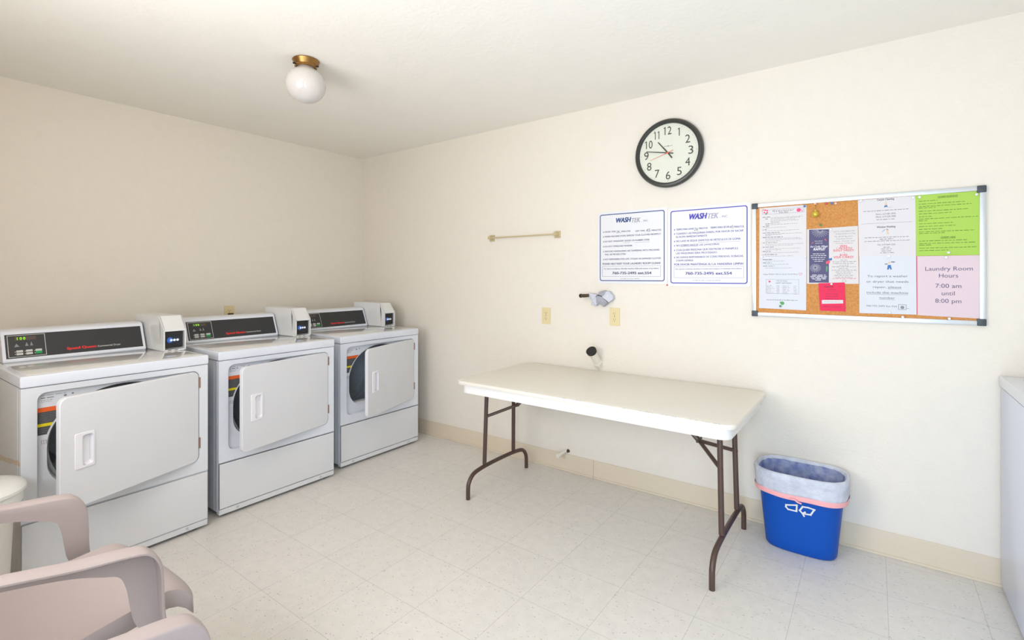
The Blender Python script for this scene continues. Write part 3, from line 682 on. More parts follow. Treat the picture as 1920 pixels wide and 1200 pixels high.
# drain pipe with black cap
p0 = Vector((2.462, 0, .752)); x1, z1 = px(1108, 657, -.10); p1 = Vector((x1, -.10, z1)); d = (p1-p0).normalized()
t = thing('drain_pipe', 'angled cream drain pipe with round black cap above the table', 'pipe', p0)
b = BM(); tube(b, [p0-d*.02, p0+d*.03, p1-d*.018], .0265, 24); obj('pipe', b, M_pvc, t, world=True)
b = BM(); tube(b, [p0+Vector((0, 0.002, 0)), p0+Vector((0, -.006, 0))], [.038, .033], 28); tube(b, [p0+d*.004, p0+d*.030], .031, 24); obj('wall_collar', b, M_pvc, t, world=True)
b = BM(); tube(b, [p1-d*.020, p1-d*.018, p1-d*.002, p1, p1, p1-d*.006], [.030, .033, .034, .032, .026, .022], 28); cp = obj('cap', b, M_dark, t, world=True)
b = BM(); tube(b, [p1-d*.021-Vector((0, 0, .034)), p1-d*.012-Vector((0, .002, .037))], .004, 8); obj('clamp_screw', b, M_alu, t, world=True)
# white stub near the baseboard
q0 = Vector((2.222, 0, .142)); x1, z1 = px(1045, 855.5, -.09); q1 = Vector((x1, -.09, z1))
t = thing('pipe_stub', 'short white capped pipe stub low on the wall under the table', 'pipe', q0)
b = BM(); tube(b, [q0, q1.lerp(q0, .2)], .0095, 16); obj('pipe', b, M_pvc, t, world=True)
b = BM(); tube(b, [q1.lerp(q0, .28), q1.lerp(q0, .26), q1.lerp(q0, .02), q1], [.010, .0135, .0135, .011], 16); obj('cap', b, M_pvc, t, world=True)
b = BM(); tube(b, [q0+Vector((.012, .001, -.002)), q0+Vector((.010, -.012, -.004))], [.012, .009], 14); obj('dark_hole', b, M_slot, t, world=True)

# cloth-wrapped outlet
def wrapped():
    fr = WL; P = lambda cx_, cy_: px(1080+cx_/13.33, 530+cy_/13.33, -.03)
    cxx, czz = P(640, 400); t = thing('wrapped_pipe', 'crumpled grey and white cloth wrapped on a dark pipe end', 'pipe', (cxx, 0, czz))
    a = P(160, 325); c = P(330, 320)
    b = BM(); tube(b, [(a[0]-.002, -.040, a[1]), (a[0]+.012, -.038, a[1]), (c[0], -.034, c[1])], [.010, .0115, .010], 14); lathe(b, [(0, .0), (.0135, .0), (.0135, .008), (.008, .009)], (a[0], -.046, a[1]), 'y', 14); obj('pipe_end', b, M_slot, t, world=True)
    def facet(name, pts, dep, m):
        """a folded piece of cloth: outline points with depth, fanned from a raised centre"""
        b = BM(); V = []
        for (x, y, n) in pts:
            u, v = P(x, y); V.append(Vector((u, -n, v)))
        cc = sum(V, Vector())/len(V)+Vector((0, -dep, 0)); bk = [Vector((v.x, -.004, v.z))*1 for v in V]
        vc = b.verts.new(cc); f = [b.verts.new(v) for v in V]; g = [b.verts.new(v) for v in bk]; k = len(V)
        for i in range(k):
            j = (i+1) % k; b.faces.new((vc, f[i], f[j])); b.faces.new((f[i], g[i], g[j], f[j]))
        bmesh.ops.subdivide_edges(b, edges=b.edges[:], cuts=3, use_grid_fill=True)
        for v in b.verts: v.co += Vector((math.sin(v.co.z*310+v.co.x*90), math.sin(v.co.x*270+v.co.z*150)*1.2, math.sin(v.co.x*330)))*.0013
        bmesh.ops.recalc_face_normals(b, faces=b.faces); obj(name, b, m, t, world=True, smooth=30)
    facet('cloth_fold', [(320, 260, .035), (560, 300, .05), (430, 440, .04), (325, 400, .03)], .008, M_cloth)
    facet('cloth_fold', [(580, 230, .035), (700, 195, .03), (760, 220, .04), (720, 330, .06), (590, 300, .05)], .004, M_cloth2)
    facet('cloth_fold', [(700, 210, .035), (830, 220, .04), (910, 310, .03), (930, 400, .03), (840, 490, .045), (700, 350, .06)], .010, M_cloth)
    facet('cloth_fold', [(560, 325, .055), (700, 350, .06), (810, 490, .05), (680, 600, .03), (590, 530, .04), (530, 490, .045)], .008, M_cloth2)
    facet('cloth_fold', [(520, 340, .045), (545, 490, .035), (500, 580, .03), (375, 560, .03), (430, 450, .04)], .008, M_cloth)
wrapped()

# ------------------------------------------------------------------ two plastic signs
def sign(label, corners, r, S, items, ink, textink, lines, boxc, rules):
    (xa, za), (xb, zb) = corners; t = thing('rules_sign', label, 'sign', ((xa+xb)/2, 0, zb), 0, 'laundry rules signs')
    b = BM(); prism(b, rrect(xa, zb, xb, za, .014, 5), 0, .003, WL, .0006); obj('sign_plate', b, M_sign, t, world=True)
    fr = wallfr(.0034); m1, m2 = .016, .0215
    b = BM(); ring2d(b, fr, rrect(xa+m1, zb+m1, xb-m1, za-m1, .014, 6), rrect(xa+m2, zb+m2, xb-m2, za-m2, .010, 6)); obj('border', b, ink, t, world=True, smooth=0)
    def cap(cx_, cy_, hh):
        u, v = S(cx_, cy_); _, v2 = S(cx_, cy_-hh); return u, v, v2-v
    b = BM(); (c0, c1, cb, hh) = items['wash']; u, v, h = cap(c0, cb, hh); u1 = S(c1, cb)[0]; write(b, fr, 'WASH', u, v, u1-h*.10, h, bold=.05, shear=.22)
    obj('logo_lettering', b, ink, t, world=True, smooth=0)
    b = BM(); (c0, c1, cb, hh) = items['tek']; u, v0, h = cap(c0, cb, hh); u1 = S(c1, cb)[0]; v = v0
    # striped letters: the heavy letters cut into level bars
    tmp = BM(); write(tmp, lambda p, q, n=0: Vector((p, q, n)), 'TEK', u-h*.02, v, u1-h*.25, h, bold=.03, shear=.22)
    for i in range(6):
        za_, zb_ = v+h*(i/6+.01), v+h*(i/6+.105); k = tmp.copy()
        bmesh.ops.bisect_plane(k, geom=k.verts[:]+k.edges[:]+k.faces[:], plane_co=(0, za_, 0), plane_no=(0, -1, 0), clear_outer=True)
        bmesh.ops.bisect_plane(k, geom=k.verts[:]+k.edges[:]+k.faces[:], plane_co=(0, zb_, 0), plane_no=(0, 1, 0), clear_outer=True)
        mp = {}
        for vv in k.verts: mp[vv] = b.verts.new(fr(vv.co.x, vv.co.y, vv.co.z))
        for f in k.faces:
            try: b.faces.new([mp[q] for q in f.verts])
            except ValueError: pass
        k.free()
    tmp.free(); (c0, c1, cb, hh) = items['inc']; u, v, h = cap(c0, cb, hh); write(b, fr, ', INC.', u, v, S(c1, cb)[0], h*1.2, shear=.15)
    obj('logo_lettering', b, textink, t, world=True, smooth=0)
    b = BM()
    for s, c0, c1, cb, hh, bold in lines:
        u, v, h = cap(c0, cb, hh); write(b, fr, s, u, v, S(c1, cb)[0], h, bold=bold)
    for c0, c1, cb in rules:
        u, v = S(c0, cb); u1, _ = S(c1, cb); bar(b, fr, u, v-.0008, u1, v+.0003)
    (c0, ct, c1, cb) = boxc; u, v = S(c0, cb); _, v2 = S(c0, ct); u1 = S(c1, ct)[0]; stroke(b, fr, [(u, v), (u1, v), (u1, v2), (u, v2)], .0012, True)
    (c0, cc, c1, cb) = items['small']; u, v = S(c0, cb); greek(b, fr, u, v, S(cc, cb)[0], .0026, 0, .016); write(b, fr, 'WASHTEK', S(cc, cb)[0]+.002, v, S(c1, cb)[0], .0035, bold=.03)
    obj('rules_text', b, textink, t, world=True, smooth=0)
    b = BM()
    for c0, cb in items['bul']: u, v = S(c0, cb); bar(b, fr, u, v, u+.0042, v+.0085)
    obj('bullets', b, ink, t, world=True, smooth=0)
    b = BM()
    for s, c0, c1, cb, hh in items['hand']:
        u, v, h = cap(c0, cb, hh); write(b, fr, s, u, v, S(c1, cb)[0], h, shear=.2, n=.0004)
    obj('handwritten_number', b, M_ink, t, world=True, smooth=0)
S1 = lambda a, c: px(1115+a/8, 390+c/8, 0)
S2 = lambda a, c: px(1250+a/7.5, 380+c/7.5, 0)
L1 = [('WASH TIME', 154, 320, 372, 21, .022), ('MINUTES', 402, 540, 364, 21, .022), ('DRY TIME', 617, 755, 358, 22, .022), ('MINUTES', 857, 1000, 347, 23, .022),
      ('WHEN MACHINE STOPS, REMOVE YOUR CLOTHES PROMPTLY', 154, 998, 443, 22, .022), ('DO NOT WASH/DRY SHOES OR RUBBER ITEMS', 154, 825, 516, 22, .022), ('DO NOT OVERLOAD WASHER', 154, 568, 590, 22, .022),
      ('ANYONE VANDALIZING OR TAMPERING WITH MACHINES', 154, 975, 664, 22, .022), ('WILL BE PROSECUTED', 154, 470, 710, 22, .022), ('NOT RESPONSIBLE FOR LOST, STOLEN OR DAMAGED CLOTHES', 154, 997, 782, 22, .022),
      ('PLEASE HELP KEEP YOUR LAUNDRY ROOM CLEAN!', 122, 990, 852, 26, .03), ('To report problems, identify machine ID# and nature of problem.', 138, 972, 921, 18, .022), ('760-735-2495 ext.554', 268, 855, 993, 34, .05)]
sign('white plastic laundry rules sign in English with dark blue border', (px(1121, 399), px(1251.5, 532.5)), .01, S1,
     dict(wash=(310, 545, 222, 66), tek=(547, 700, 218, 66), inc=(712, 805, 206, 22), small=(390, 590, 672, 1064), bul=[(132, c) for c in (374, 445, 518, 592, 666, 784)],
          hand=[('26', 328, 374, 374, 34), ('45', 770, 834, 352, 38)]), M_navy, M_inkgrey, L1, (120, 875, 990, 1027), [(378, 402, 372), (755, 852, 355), (432, 530, 521), (597, 825, 517)])
L2 = [('TIEMPO PARA LAVAR', 135, 385, 392, 24, .022), ('MINUTOS', 455, 578, 375, 24, .022), ('TIEMPO PARA SECAR', 615, 885, 366, 25, .022), ('MINUTOS', 950, 1090, 354, 26, .022),
      ('CUANDO LAS MAQUINAS PAREN, POR FAVOR DE SACAR', 135, 1083, 451, 25, .022), ('SU ROPA INMEDIATAMENTE', 133, 572, 497, 25, .022), ('NO LAVE NI SEQUE ZAPATOS NI ARTICULOS DE GOMA', 135, 1042, 556, 25, .022), ('NO SOBRECARGUE LAS LAVADORAS', 135, 742, 616, 24, .022),
      ('CUALQUIER PERSONA QUE DESTROSE O MANIPULE', 135, 1008, 681, 25, .022), ('LAS MAQUINAS SERA PROCESADO', 135, 710, 726, 25, .022), ('NO SOMOS RESPONSABLES DE COSAS PERDIDAS, ROBADAS,', 135, 1084, 782, 24, .022), ('O ROPA DA\u00d1ADA', 135, 378, 827, 24, .022),
      ('POR FAVOR MANTENGA SU LA VANDERIA LIMPIA!', 107, 1085, 884, 27, .03), ('Para reportar problemas, identifique el numero de la maquina y la naturaleza del problema.', 124, 1062, 941, 15, .022), ('760-735-2495 ext.554', 265, 920, 1012, 36, .05)]
sign('white plastic laundry rules sign in Spanish with violet blue border', (px(1252.5, 391.5), px(1408, 538)), .01, S2,
     dict(wash=(303, 565, 238, 74), tek=(566, 745, 226, 74), inc=(752, 862, 210, 24), small=(370, 668, 760, 1096), bul=[(108, c) for c in (394, 452, 558, 618, 682, 783)],
          hand=[('26', 385, 438, 394, 40), ('45', 885, 935, 362, 40)]), M_violet, M_inkpurple, L2, (107, 903, 1085, 1056), [(438, 455, 389), (935, 950, 366), (448, 600, 560), (660, 1042, 556), (190, 440, 619)])
b = BM(); u, v = px(1251, 534.5); lathe(b, [(0, .006), (.004, .005), (.005, 0)], (u, 0, v), 'y', 12)
tag(obj('wall_tack', b, M_redink, loc=(u, 0, v)), 'small red tack under the gap between the two signs', 'tack')

# ------------------------------------------------------------------ notice board
BX0, BX1, BZ0, BZ1 = 3.381, 4.306, 1.114, 1.721
t = thing('notice_board', 'cork notice board with aluminium frame and dark corner caps', 'notice board', ((BX0+BX1)/2, 0, BZ0))
b = BM(); box(b, (BX0+.008, -.010, BZ0+.008), (BX1-.008, -.001, BZ1-.008)); obj('cork_panel', b, M_cork, t, world=True, smooth=0)
FW = .021
for a, c in (((BX0, BZ1-FW), (BX1, BZ1)), ((BX0, BZ0), (BX1, BZ0+FW)), ((BX0, BZ0+FW), (BX0+FW, BZ1-FW)), ((BX1-FW, BZ0+FW), (BX1, BZ1-FW))):
    b = BM(); box(b, (a[0], -.016, a[1]), (c[0], 0, c[1]), .003, 2); obj('frame_rail', b, M_alu, t, world=True)
for x in (BX0, BX1):
    for z in (BZ0, BZ1):
        sx = 1 if x == BX0 else -1; sz = 1 if z == BZ0 else -1
        b = BM(); box(b, (min(x-.001*sx, x+.030*sx), -.019, min(z-.001*sz, z+.030*sz)), (max(x-.001*sx, x+.030*sx), 0, max(z-.001*sz, z+.030*sz)), .004, 2); obj('corner_cap', b, M_cap, t, world=True)
CF = .0104       # cork surface distance from the wall
def sheet(name, label, pts, m, lay=0, cat='notice', group='papers pinned on the notice board', curl=0):
    """a paper whose corners are seen at the photo positions pts (tl, tr, br, bl)"""
    q = [px(*p, -CF) for p in pts]; n = CF+.0006*lay
    b = BM(); prism(b, q[::-1], n, n+.0004, wallfr()); c = (sum(p[0] for p in q)/4, sum(p[1] for p in q)/4)
    t = thing(name, label, cat, (c[0], -n, min(p[1] for p in q)), 0, group)
    obj('paper', b, m, t, world=True, smooth=0); return t, wallfr(n+.0006)
PXC = lambda o, s: (lambda a, c: px(o[0]+a/s, o[1]+c/s, -CF))
def flower(b, fr, u, v, r):
    for k in range(6): disc(b, fr, u+r*.6*math.cos(k*PI/3), v+r*.6*math.sin(k*PI/3), r*.5, .00005*(k+1), 8)
# newsletter, upper page
N1 = PXC((1410, 380), 10.909)
t, fr = sheet('newsletter', 'white newsletter page with pink flowers, top left on the board', [(1424, 390.5), (1512, 384), (1512, 481), (1423.7, 481)], M_paper)
b = BM(); u0, v0 = N1(430, 188); u1, _ = N1(850, 160); write(b, fr, 'N e w s l e t t e r', u0, v0-.001, u1, .011); u0, v0 = N1(560, 216); u1, _ = N1(740, 200); write(b, fr, 'May 2021', u0, v0, u1, .007)
u0, v0 = N1(215, 245); u1, v1 = N1(1060, 65); v1 = N1(1060, 90)[1]; stroke(b, fr, [(u0, v0), (u1, v0), (u1, v1-.002), (u0, v1-.002)], .0007, True)
random.seed(5)
for cx0, cx1, cy in ((215, 380, 300), (275, 325, 332), (275, 360, 432), (275, 360, 458), (215, 370, 492), (215, 305, 556), (215, 570, 620), (215, 630, 712), (215, 515, 822), (215, 448, 910), (215, 385, 998), (215, 515, 1063), (220, 410, 1164)):
    u0, v0 = N1(cx0, cy+8); u1, _ = N1(cx1, cy); greek(b, fr, u0, v0, u1, .0034, 0, .016)
obj('heading_text', b, M_ink, t, world=True, smooth=0); b = BM()
for cx0, cx1, cy in ((380, 1040, 305), (380, 1000, 325), (380, 880, 352), (380, 970, 375), (380, 560, 398), (380, 580, 420), (380, 940, 445), (270, 700, 510), (275, 985, 575), (275, 1025, 640), (275, 600, 652), (275, 385, 672), (275, 980, 735), (275, 1025, 757), (275, 585, 785), (270, 1045, 850), (270, 840, 875), (275, 990, 940), (275, 600, 965), (275, 960, 1022), (275, 830, 1092)):
    u0, v0 = N1(cx0, cy+10); u1, _ = N1(cx1, cy); greek(b, fr, u0, v0, u1, .0022, 0, .012)
obj('body_text', b, M_inksoft, t, world=True, smooth=0)
b = BM()
for c in ((270, 155), (255, 205), (312, 205), (310, 162)): flower(b, fr, *N1(*c), .0042)
u, v = N1(955, 150); disc(b, fr, u, v, .0095); flower(b, fr, u+.006, v+.001, .005); disc(b, fr, *N1(1028, 165), .0028); obj('flower_print', b, M_rose, t, world=True, smooth=0)
b = BM(); disc(b, fr, *N1(288, 230), .0045); obj('leaf_print', b, M_leaf, t, world=True, smooth=0)
# newsletter, lower page
N2 = PXC((1410, 480), 10)
t, fr = sheet('newsletter', 'white newsletter page with birthday table, bottom left on the board', [(1423.7, 481), (1512, 481), (1511.5, 582), (1423.2, 577.5)], M_paper2)
b = BM()
for cx0, cx1, cy in ((205, 380, 66), (205, 375, 127), (205, 425, 186)):
    u0, v0 = N2(cx0, cy+8); greek(b, fr, u0, v0, N2(cx1, cy)[0], .0034, 0, .018)
u0, v0 = N2(215, 352); write(b, fr, "Happy Mother's Day to all our Circle Moms", u0, v0, N2(860, 352)[0], .0065)
u0, v0 = N2(265, 715); u1, v1 = N2(878, 440); v0 = N2(265, 700)[1]; stroke(b, fr, [(u0, v0), (u1, v0), (u1, v1), (u0, v1)], .0008, True)
u0, v0 = N2(445, 518); write(b, fr, 'HAPPY BIRTHDAY', u0, v0, N2(745, 525)[0], .0062); u0, v0 = N2(460, 475); write(b, fr, 'May Birthdays', u0, v0, N2(660, 475)[0], .0055)
u0, v0 = N2(275, 812); greek(b, fr, u0, v0-.003, N2(858, 830)[0], .0032, 0, .014); obj('heading_text', b, M_ink, t, world=True, smooth=0); b = BM()
for cx0, cx1, cy in ((250, 615, 96), (250, 685, 155), (250, 740, 224)): u0, v0 = N2(cx0, cy+5); greek(b, fr, u0, v0, N2(cx1, cy)[0], .0022, 0, .012)
for i in range(6):
    for cx0, cx1, s in ((275, 380+15*(i % 3), 0), (460, 515, 5), (570, 690+10*(i % 2), 8), (780, 842, 12)): u0, v0 = N2(cx0, 558+29*i+s); greek(b, fr, u0, v0, N2(cx1, 560)[0], .0026, 0, .02)
obj('body_text', b, M_inksoft, t, world=True, smooth=0)
b = BM(); u, v = N2(908, 345); stroke(b, fr, [(u, v-.006), (u-.007, v+.002), (u-.005, v+.007), (u, v+.004), (u+.005, v+.008), (u+.008, v+.003)], .0013, True); flower(b, fr, *N2(330, 480), .005); disc(b, fr, *N2(535, 880), .003); obj('heart_print', b, M_redink, t, world=True, smooth=0)
b = BM(); u, v = N2(570, 885); disc(b, fr, u, v, .009); disc(b, fr, u-.006, v+.003, .006, .0002); obj('leaf_print', b, M_leaf, t, world=True, smooth=0)
# raffle flyer
F = PXC((1510, 420), 6.667)
t, fr = sheet('raffle_flyer', 'cream and purple rent raffle flyer with fireworks on the board', [(1513, 430), (1608.5, 423.5), (1610, 532.3), (1513, 532)], M_flyer, 1, 'flyer')
b = BM(); q = [F(*p) for p in ((47, 72), (297, 66), (294, 733), (47, 733))]; polyf(b, fr, q[::-1]); obj('purple_panel', b, M_purple, t, world=True, smooth=0)
fr2 = lambda u, v, n=0: fr(u, v, n+.0004); b = BM()
for (cx_, cy_), R_, n_, lo, hi in (((185, 75), .034, 11, PI*1.02, PI*1.98), ((125, 545), .022, 18, 0, 2*PI)):
    u, v = F(cx_, cy_)
    for k in range(n_):
        a = lo+(hi-lo)*k/n_; r0 = R_*.25; m_ = Vector((u+R_*.7*math.cos(a), v+R_*.75*math.sin(a))); stroke(b, fr2, [(u+r0*math.cos(a), v+r0*math.sin(a)), tuple(m_), (u+R_*1.1*math.cos(a), v+R_*1.0*math.sin(a)-.003)], .0009)
for s, c0, c1, cy, h, bo, sh_ in (('YOU MUST', 115, 220, 222, .0045, 0, 0), ('ENTER THE', 127, 215, 248, .0045, 0, 0), ('Sur Cadiz Village', 62, 278, 294, .0085, .02, .2), ('RAFFLE!', 100, 242, 332, .013, .03, .2)):
    u, v = F(c0, cy); write(b, fr2, s, u, v, F(c1, cy)[0], h, bold=bo, shear=sh_)
for i, (c0, c1) in enumerate(((95, 245), (70, 262), (72, 265), (92, 240), (112, 220))): u, v = F(c0, 378+23*i); greek(b, fr2, u, v, F(c1, 378)[0], .0034, 0, .012)
for i, (c0, c1) in enumerate(((85, 255), (62, 270), (70, 265), (85, 255), (125, 212))): u, v = F(c0, 642+16*i); greek(b, fr2, u, v, F(c1, 642)[0], .004, 0, .02)
obj('white_print', b, M_whiteink, t, world=True, smooth=0)
b = BM()
for s, c0, c1, cy, h in (('WIN', 430, 520, 292, .011), ('1 MONTH', 392, 582, 318, .010), ('RENT FREE!!', 350, 605, 346, .010), ('OR', 472, 495, 362, .004), ('$100', 430, 525, 400, .010), ('VISA CARD!', 352, 602, 430, .011)):
    u, v = F(c0, cy); write(b, fr, s, u, v, F(c1, cy)[0], h, bold=.015)
u, v = F(340, 684); greek(b, fr, u, v, F(632, 684)[0], .003, 0, .014); obj('red_print', b, M_redink, t, world=True, smooth=0)
b = BM()
for s, c0, c1, cy in (("LET'S CELEBRATE", 355, 615, 104), ('Independence Day', 380, 625, 132), ('by getting your', 370, 600, 164), ('freedom from', 388, 585, 194), ('paper checks and', 355, 615, 224), ('money orders!', 380, 592, 250)):
    u, v = F(c0, cy); write(b, fr, s, u, v, F(c1, cy)[0], .0062)
for i, (c0, c1) in enumerate(((440, 525), (340, 635), (345, 618), (425, 540), (332, 630), (420, 535), (330, 640), (378, 590), (392, 570), (360, 598), (375, 585))): u, v = F(c0, 455+21.2*i); greek(b, fr, u, v, F(c1, 455)[0], .0032, 0, .014)
u, v = F(485, 712); ring2d(b, fr, [(u+.009*math.cos(k*PI/8), v+.006*math.sin(k*PI/8)) for k in range(16)], [(u+.0075*math.cos(k*PI/8), v+.0048*math.sin(k*PI/8)) for k in range(16)]); obj('grey_print', b, M_inksoft, t, world=True, smooth=0)
b = BM(); u, v = F(283, 480); polyf(b, fr2, [(u-.008, v-.008), (u+.006, v-.006), (u+.010, v+.006), (u+.002, v+.010), (u-.009, v+.003)]); u, v = F(248, 200); polyf(b, fr2, [(u-.004, v+.003), (u+.004, v-.005), (u+.006, v-.002), (u-.001, v+.006)]); u, v = F(92, 238); polyf(b, fr2, [(u-.005, v-.004), (u+.005, v+.003), (u+.004, v+.005), (u-.005, v)])
obj('red_firecracker_print', b, M_redink, t, world=True, smooth=0)
b = BM(); u, v = F(268, 560); polyf(b, fr2, [(u-.003, v-.016), (u+.002, v-.012), (u+.004, v+.012), (u-.003, v+.014)]); obj('green_stem_print', b, M_leaf, t, world=True, smooth=0)
b = BM(); u, v = F(316, 443); polyf(b, fr2, [(u-.006, v-.006), (u+.006, v-.004), (u+.006, v+.007), (u-.007, v+.005)]); obj('blue_print', b, M_blue, t, world=True, smooth=0)
# hot pink card bundle
for k, off in enumerate(((1.2, 1.0), (0, 0))):
    t, fr = sheet('repair_card', ('hot pink card with white strip pinned below the flyer', 'hot pink card showing behind the front pink card')[k == 0], [(1534.5+off[0], 531+off[1]), (1583+off[0], 529.5+off[1]), (1584.5+off[0], 583+off[1]), (1537.5+off[0], 581.5+off[1])], M_magenta, 2+k, 'card', 'hot pink cards below the flyer')
b = BM(); q = [F(*p) for p in ((207, 950), (473, 950), (473, 993), (207, 997))]; polyf(b, fr, q[::-1]); obj('white_strip', b, M_paper, t, world=True, smooth=0)
fr2 = lambda u, v, n=0: fr(u, v, n+.0004); b = BM()
for s, c0, c1, cy, h, bo in (('WASHTEK', 235, 355, 795, .008, .03), ('OUT OF ORDER', 245, 415, 880, .0045, 0), ('SERVICE REQUEST', 228, 455, 1037, .005, 0)): u, v = F(c0, cy); write(b, fr, s, u, v, F(c1, cy)[0], h, bold=bo)
for c0, c1, cy in ((275, 385, 822), (420, 455, 785), (250, 410, 905), (240, 420, 935)): u, v = F(c0, cy); greek(b, fr, u, v, F(c1, cy)[0], .0025, 0, .01)
u, v = F(200, 842); u1, _ = F(470, 842); bar(b, fr, u, v, u1, v+.0006); obj('dark_print', b, M_magink, t, world=True, smooth=0)
b = BM(); u, v = F(235, 975); write(b, fr2, 'USE THIS CARD AND CALL', u, v, F(440, 975)[0], .0035); obj('strip_print', b, M_inksoft, t, world=True, smooth=0)
# cleaning services sheet
G = PXC((1605, 360), 9.233)
t, fr = sheet('cleaning_notice', 'white carpet and window cleaning notice, top centre of the board', [(1608.5, 375.5), (1716.5, 367), (1717.5, 480.5), (1610.5, 480.5)], M_paper, 1)
b = BM()
for s, c0, c1, cy, h, bo in (('Carpet Cleaning', 362, 662, 152, .0085, .02), ('Window Washing', 358, 682, 625, .0085, .02), ('Pedro, 619-581-3945', 345, 688, 402, .0075, 0), ('Mario, 619-520-3985', 345, 688, 448, .0075, 0), ('Pol, 619-564-1265', 375, 680, 928, .0075, 0)): u, v = G(c0, cy); write(b, fr, s, u, v, G(c1, cy)[0], h, bold=bo)
u, v = G(100, 558); bar(b, fr, u, v, G(970, 515)[0], v+.0008)
for c0, c1, cy in ((125, 915, 345), (355, 685, 485), (150, 915, 800), (410, 645, 822), (145, 930, 862), (475, 585, 960), (435, 620, 992), (440, 630, 1025), (415, 655, 1058)): u, v = G(c0, cy); greek(b, fr, u, v, G(c1, cy)[0], .0028, 0, .014)
obj('black_print', b, M_ink, t, world=True, smooth=0)
b = BM(); disc(b, fr, *G(520, 180), .0032, 0, 12); u, v = G(520, 215); polyf(b, fr, [(u-.005, v-.005), (u+.005, v-.005), (u+.003, v+.005), (u-.003, v+.005)]); obj('figure_print', b, M_skin, t, world=True, smooth=0); b = BM(); disc(b, fr, *G(545, 670), .005, 0, 14); u, v = G(550, 710); polyf(b, fr, [(u-.004, v-.004), (u+.005, v-.006), (u+.003, v+.004), (u-.003, v+.004)]); obj('figure_print', b, M_skin, t, world=True, smooth=0)
b = BM(); u, v = G(520, 250); polyf(b, fr, [(u-.008, v-.004), (u-.003, v-.004), (u, v), (u+.003, v-.004), (u+.006, v-.003), (u+.004, v+.005), (u-.005, v+.005)]); obj('blue_print', b, M_blue, t, world=True, smooth=0); b = BM(); stroke(b, fr, [G(455, 690), G(500, 650)], .0018); obj('blue_pole_print', b, M_blue, t, world=True, smooth=0)
b = BM(); disc(b, fr, *G(540, 648), .0042, .0003, 12, .002); obj('dark_hair_print', b, M_inksoft, t, world=True, smooth=0); b = BM(); stroke(b, fr, [G(560, 265), G(620, 262)], .001); obj('dark_print', b, M_inksoft, t, world=True, smooth=0)
# report sheet
K = PXC((1600, 340), 4.2857)
t, fr = sheet('repair_notice', 'white notice asking to report a washer or dryer, bottom centre of board', [(1611, 480.5), (1717.5, 480.5), (1718.5, 590), (1611.3, 587)], M_paper2, 1)
b = BM()
for s, c0, c1, cy, h in (('To report a washer', 113, 438, 770, .0098), ('or dryer that needs', 106, 443, 813, .0098), ('repair, please', 158, 386, 857, .0098), ('include the machine', 108, 441, 900, .0098), ('number', 210, 334, 943, .0098), ('760-735-2495 Ext 554', 104, 348, 1005, .0075)): u, v = K(c0, cy); write(b, fr, s, u, v, K(c1, cy)[0], h)
for c0, c1, cy in ((280, 386, 862), (108, 441, 905), (210, 334, 948)): u, v = K(c0, cy); bar(b, fr, u, v-.0012, K(c1, cy)[0], v-.0002)
obj('black_print', b, M_ink, t, world=True, smooth=0)
b = BM(); u, v = K(290, 685); polyf(b, fr, [(u-.009, v-.014), (u-.002, v-.014), (u, v-.004), (u+.003, v-.014), (u+.009, v-.014), (u+.005, v+.008), (u-.006, v+.008)]); obj('blue_print', b, M_blue, t, world=True, smooth=0)
b = BM(); u, v = K(288, 655); disc(b, fr, u, v, .0048, 0, 14); obj('figure_print', b, M_skin, t, world=True, smooth=0)
b = BM(); disc(b, fr, *K(318, 648), .0085, 0, 14, .0035); obj('tool_print', b, M_inksoft, t, world=True, smooth=0); b = BM(); disc(b, fr, *K(264, 665), .0065, 0, 14, .003); obj('tool_print', b, M_inksoft, t, world=True, smooth=0); b = BM(); u, v = K(396, 1010); stroke(b, fr, [(u-.015, v-.012), (u+.013, v-.012), (u+.013, v+.011), (u-.015, v+.011)], .002, True); disc(b, fr, u-.001, v-.002, .0075, 0, 16); stroke(b, fr, [(u+.014, v-.006), (u+.024, v-.006)], .0015); obj('washer_print', b, M_inksoft, t, world=True, smooth=0)
# lime rules sheet
Gr = PXC((1710, 350), 8.5714)
t, fr = sheet('laundry_rules_sheet', 'lime green rules sheet at the top right of the board', [(1716, 366.5), (1836.5, 358), (1838.5, 478), (1718, 480)], M_lime, 2)
b = BM(); random.seed(9)
for s, c0, c1, cy in (('LAUNDRY ROOM RULES', 415, 735, 180), ('LAUNDRY CARDS', 460, 698, 830)): u, v = Gr(c0, cy); write(b, fr, s, u, v, Gr(c1, cy)[0], .0075, bold=.02); bar(b, fr, u, v-.002, Gr(c1, cy)[0], v-.001)
for c0, c1, cy in ((110, 410, 238), (110, 850, 285), (110, 975, 325), (110, 380, 348), (110, 900, 400), (110, 635, 442), (110, 318, 488), (110, 1060, 525), (110, 245, 553), (110, 655, 600), (110, 700, 645), (110, 518, 690), (110, 995, 730), (110, 525, 755), (115, 895, 878), (115, 1030, 918), (115, 318, 943), (115, 1045, 990), (115, 580, 1030)): u, v = Gr(c0, cy+4); greek(b, fr, u, v, Gr(c1, cy)[0], .0034, 0, .016)
obj('rules_text', b, M_limeink, t, world=True, smooth=0)
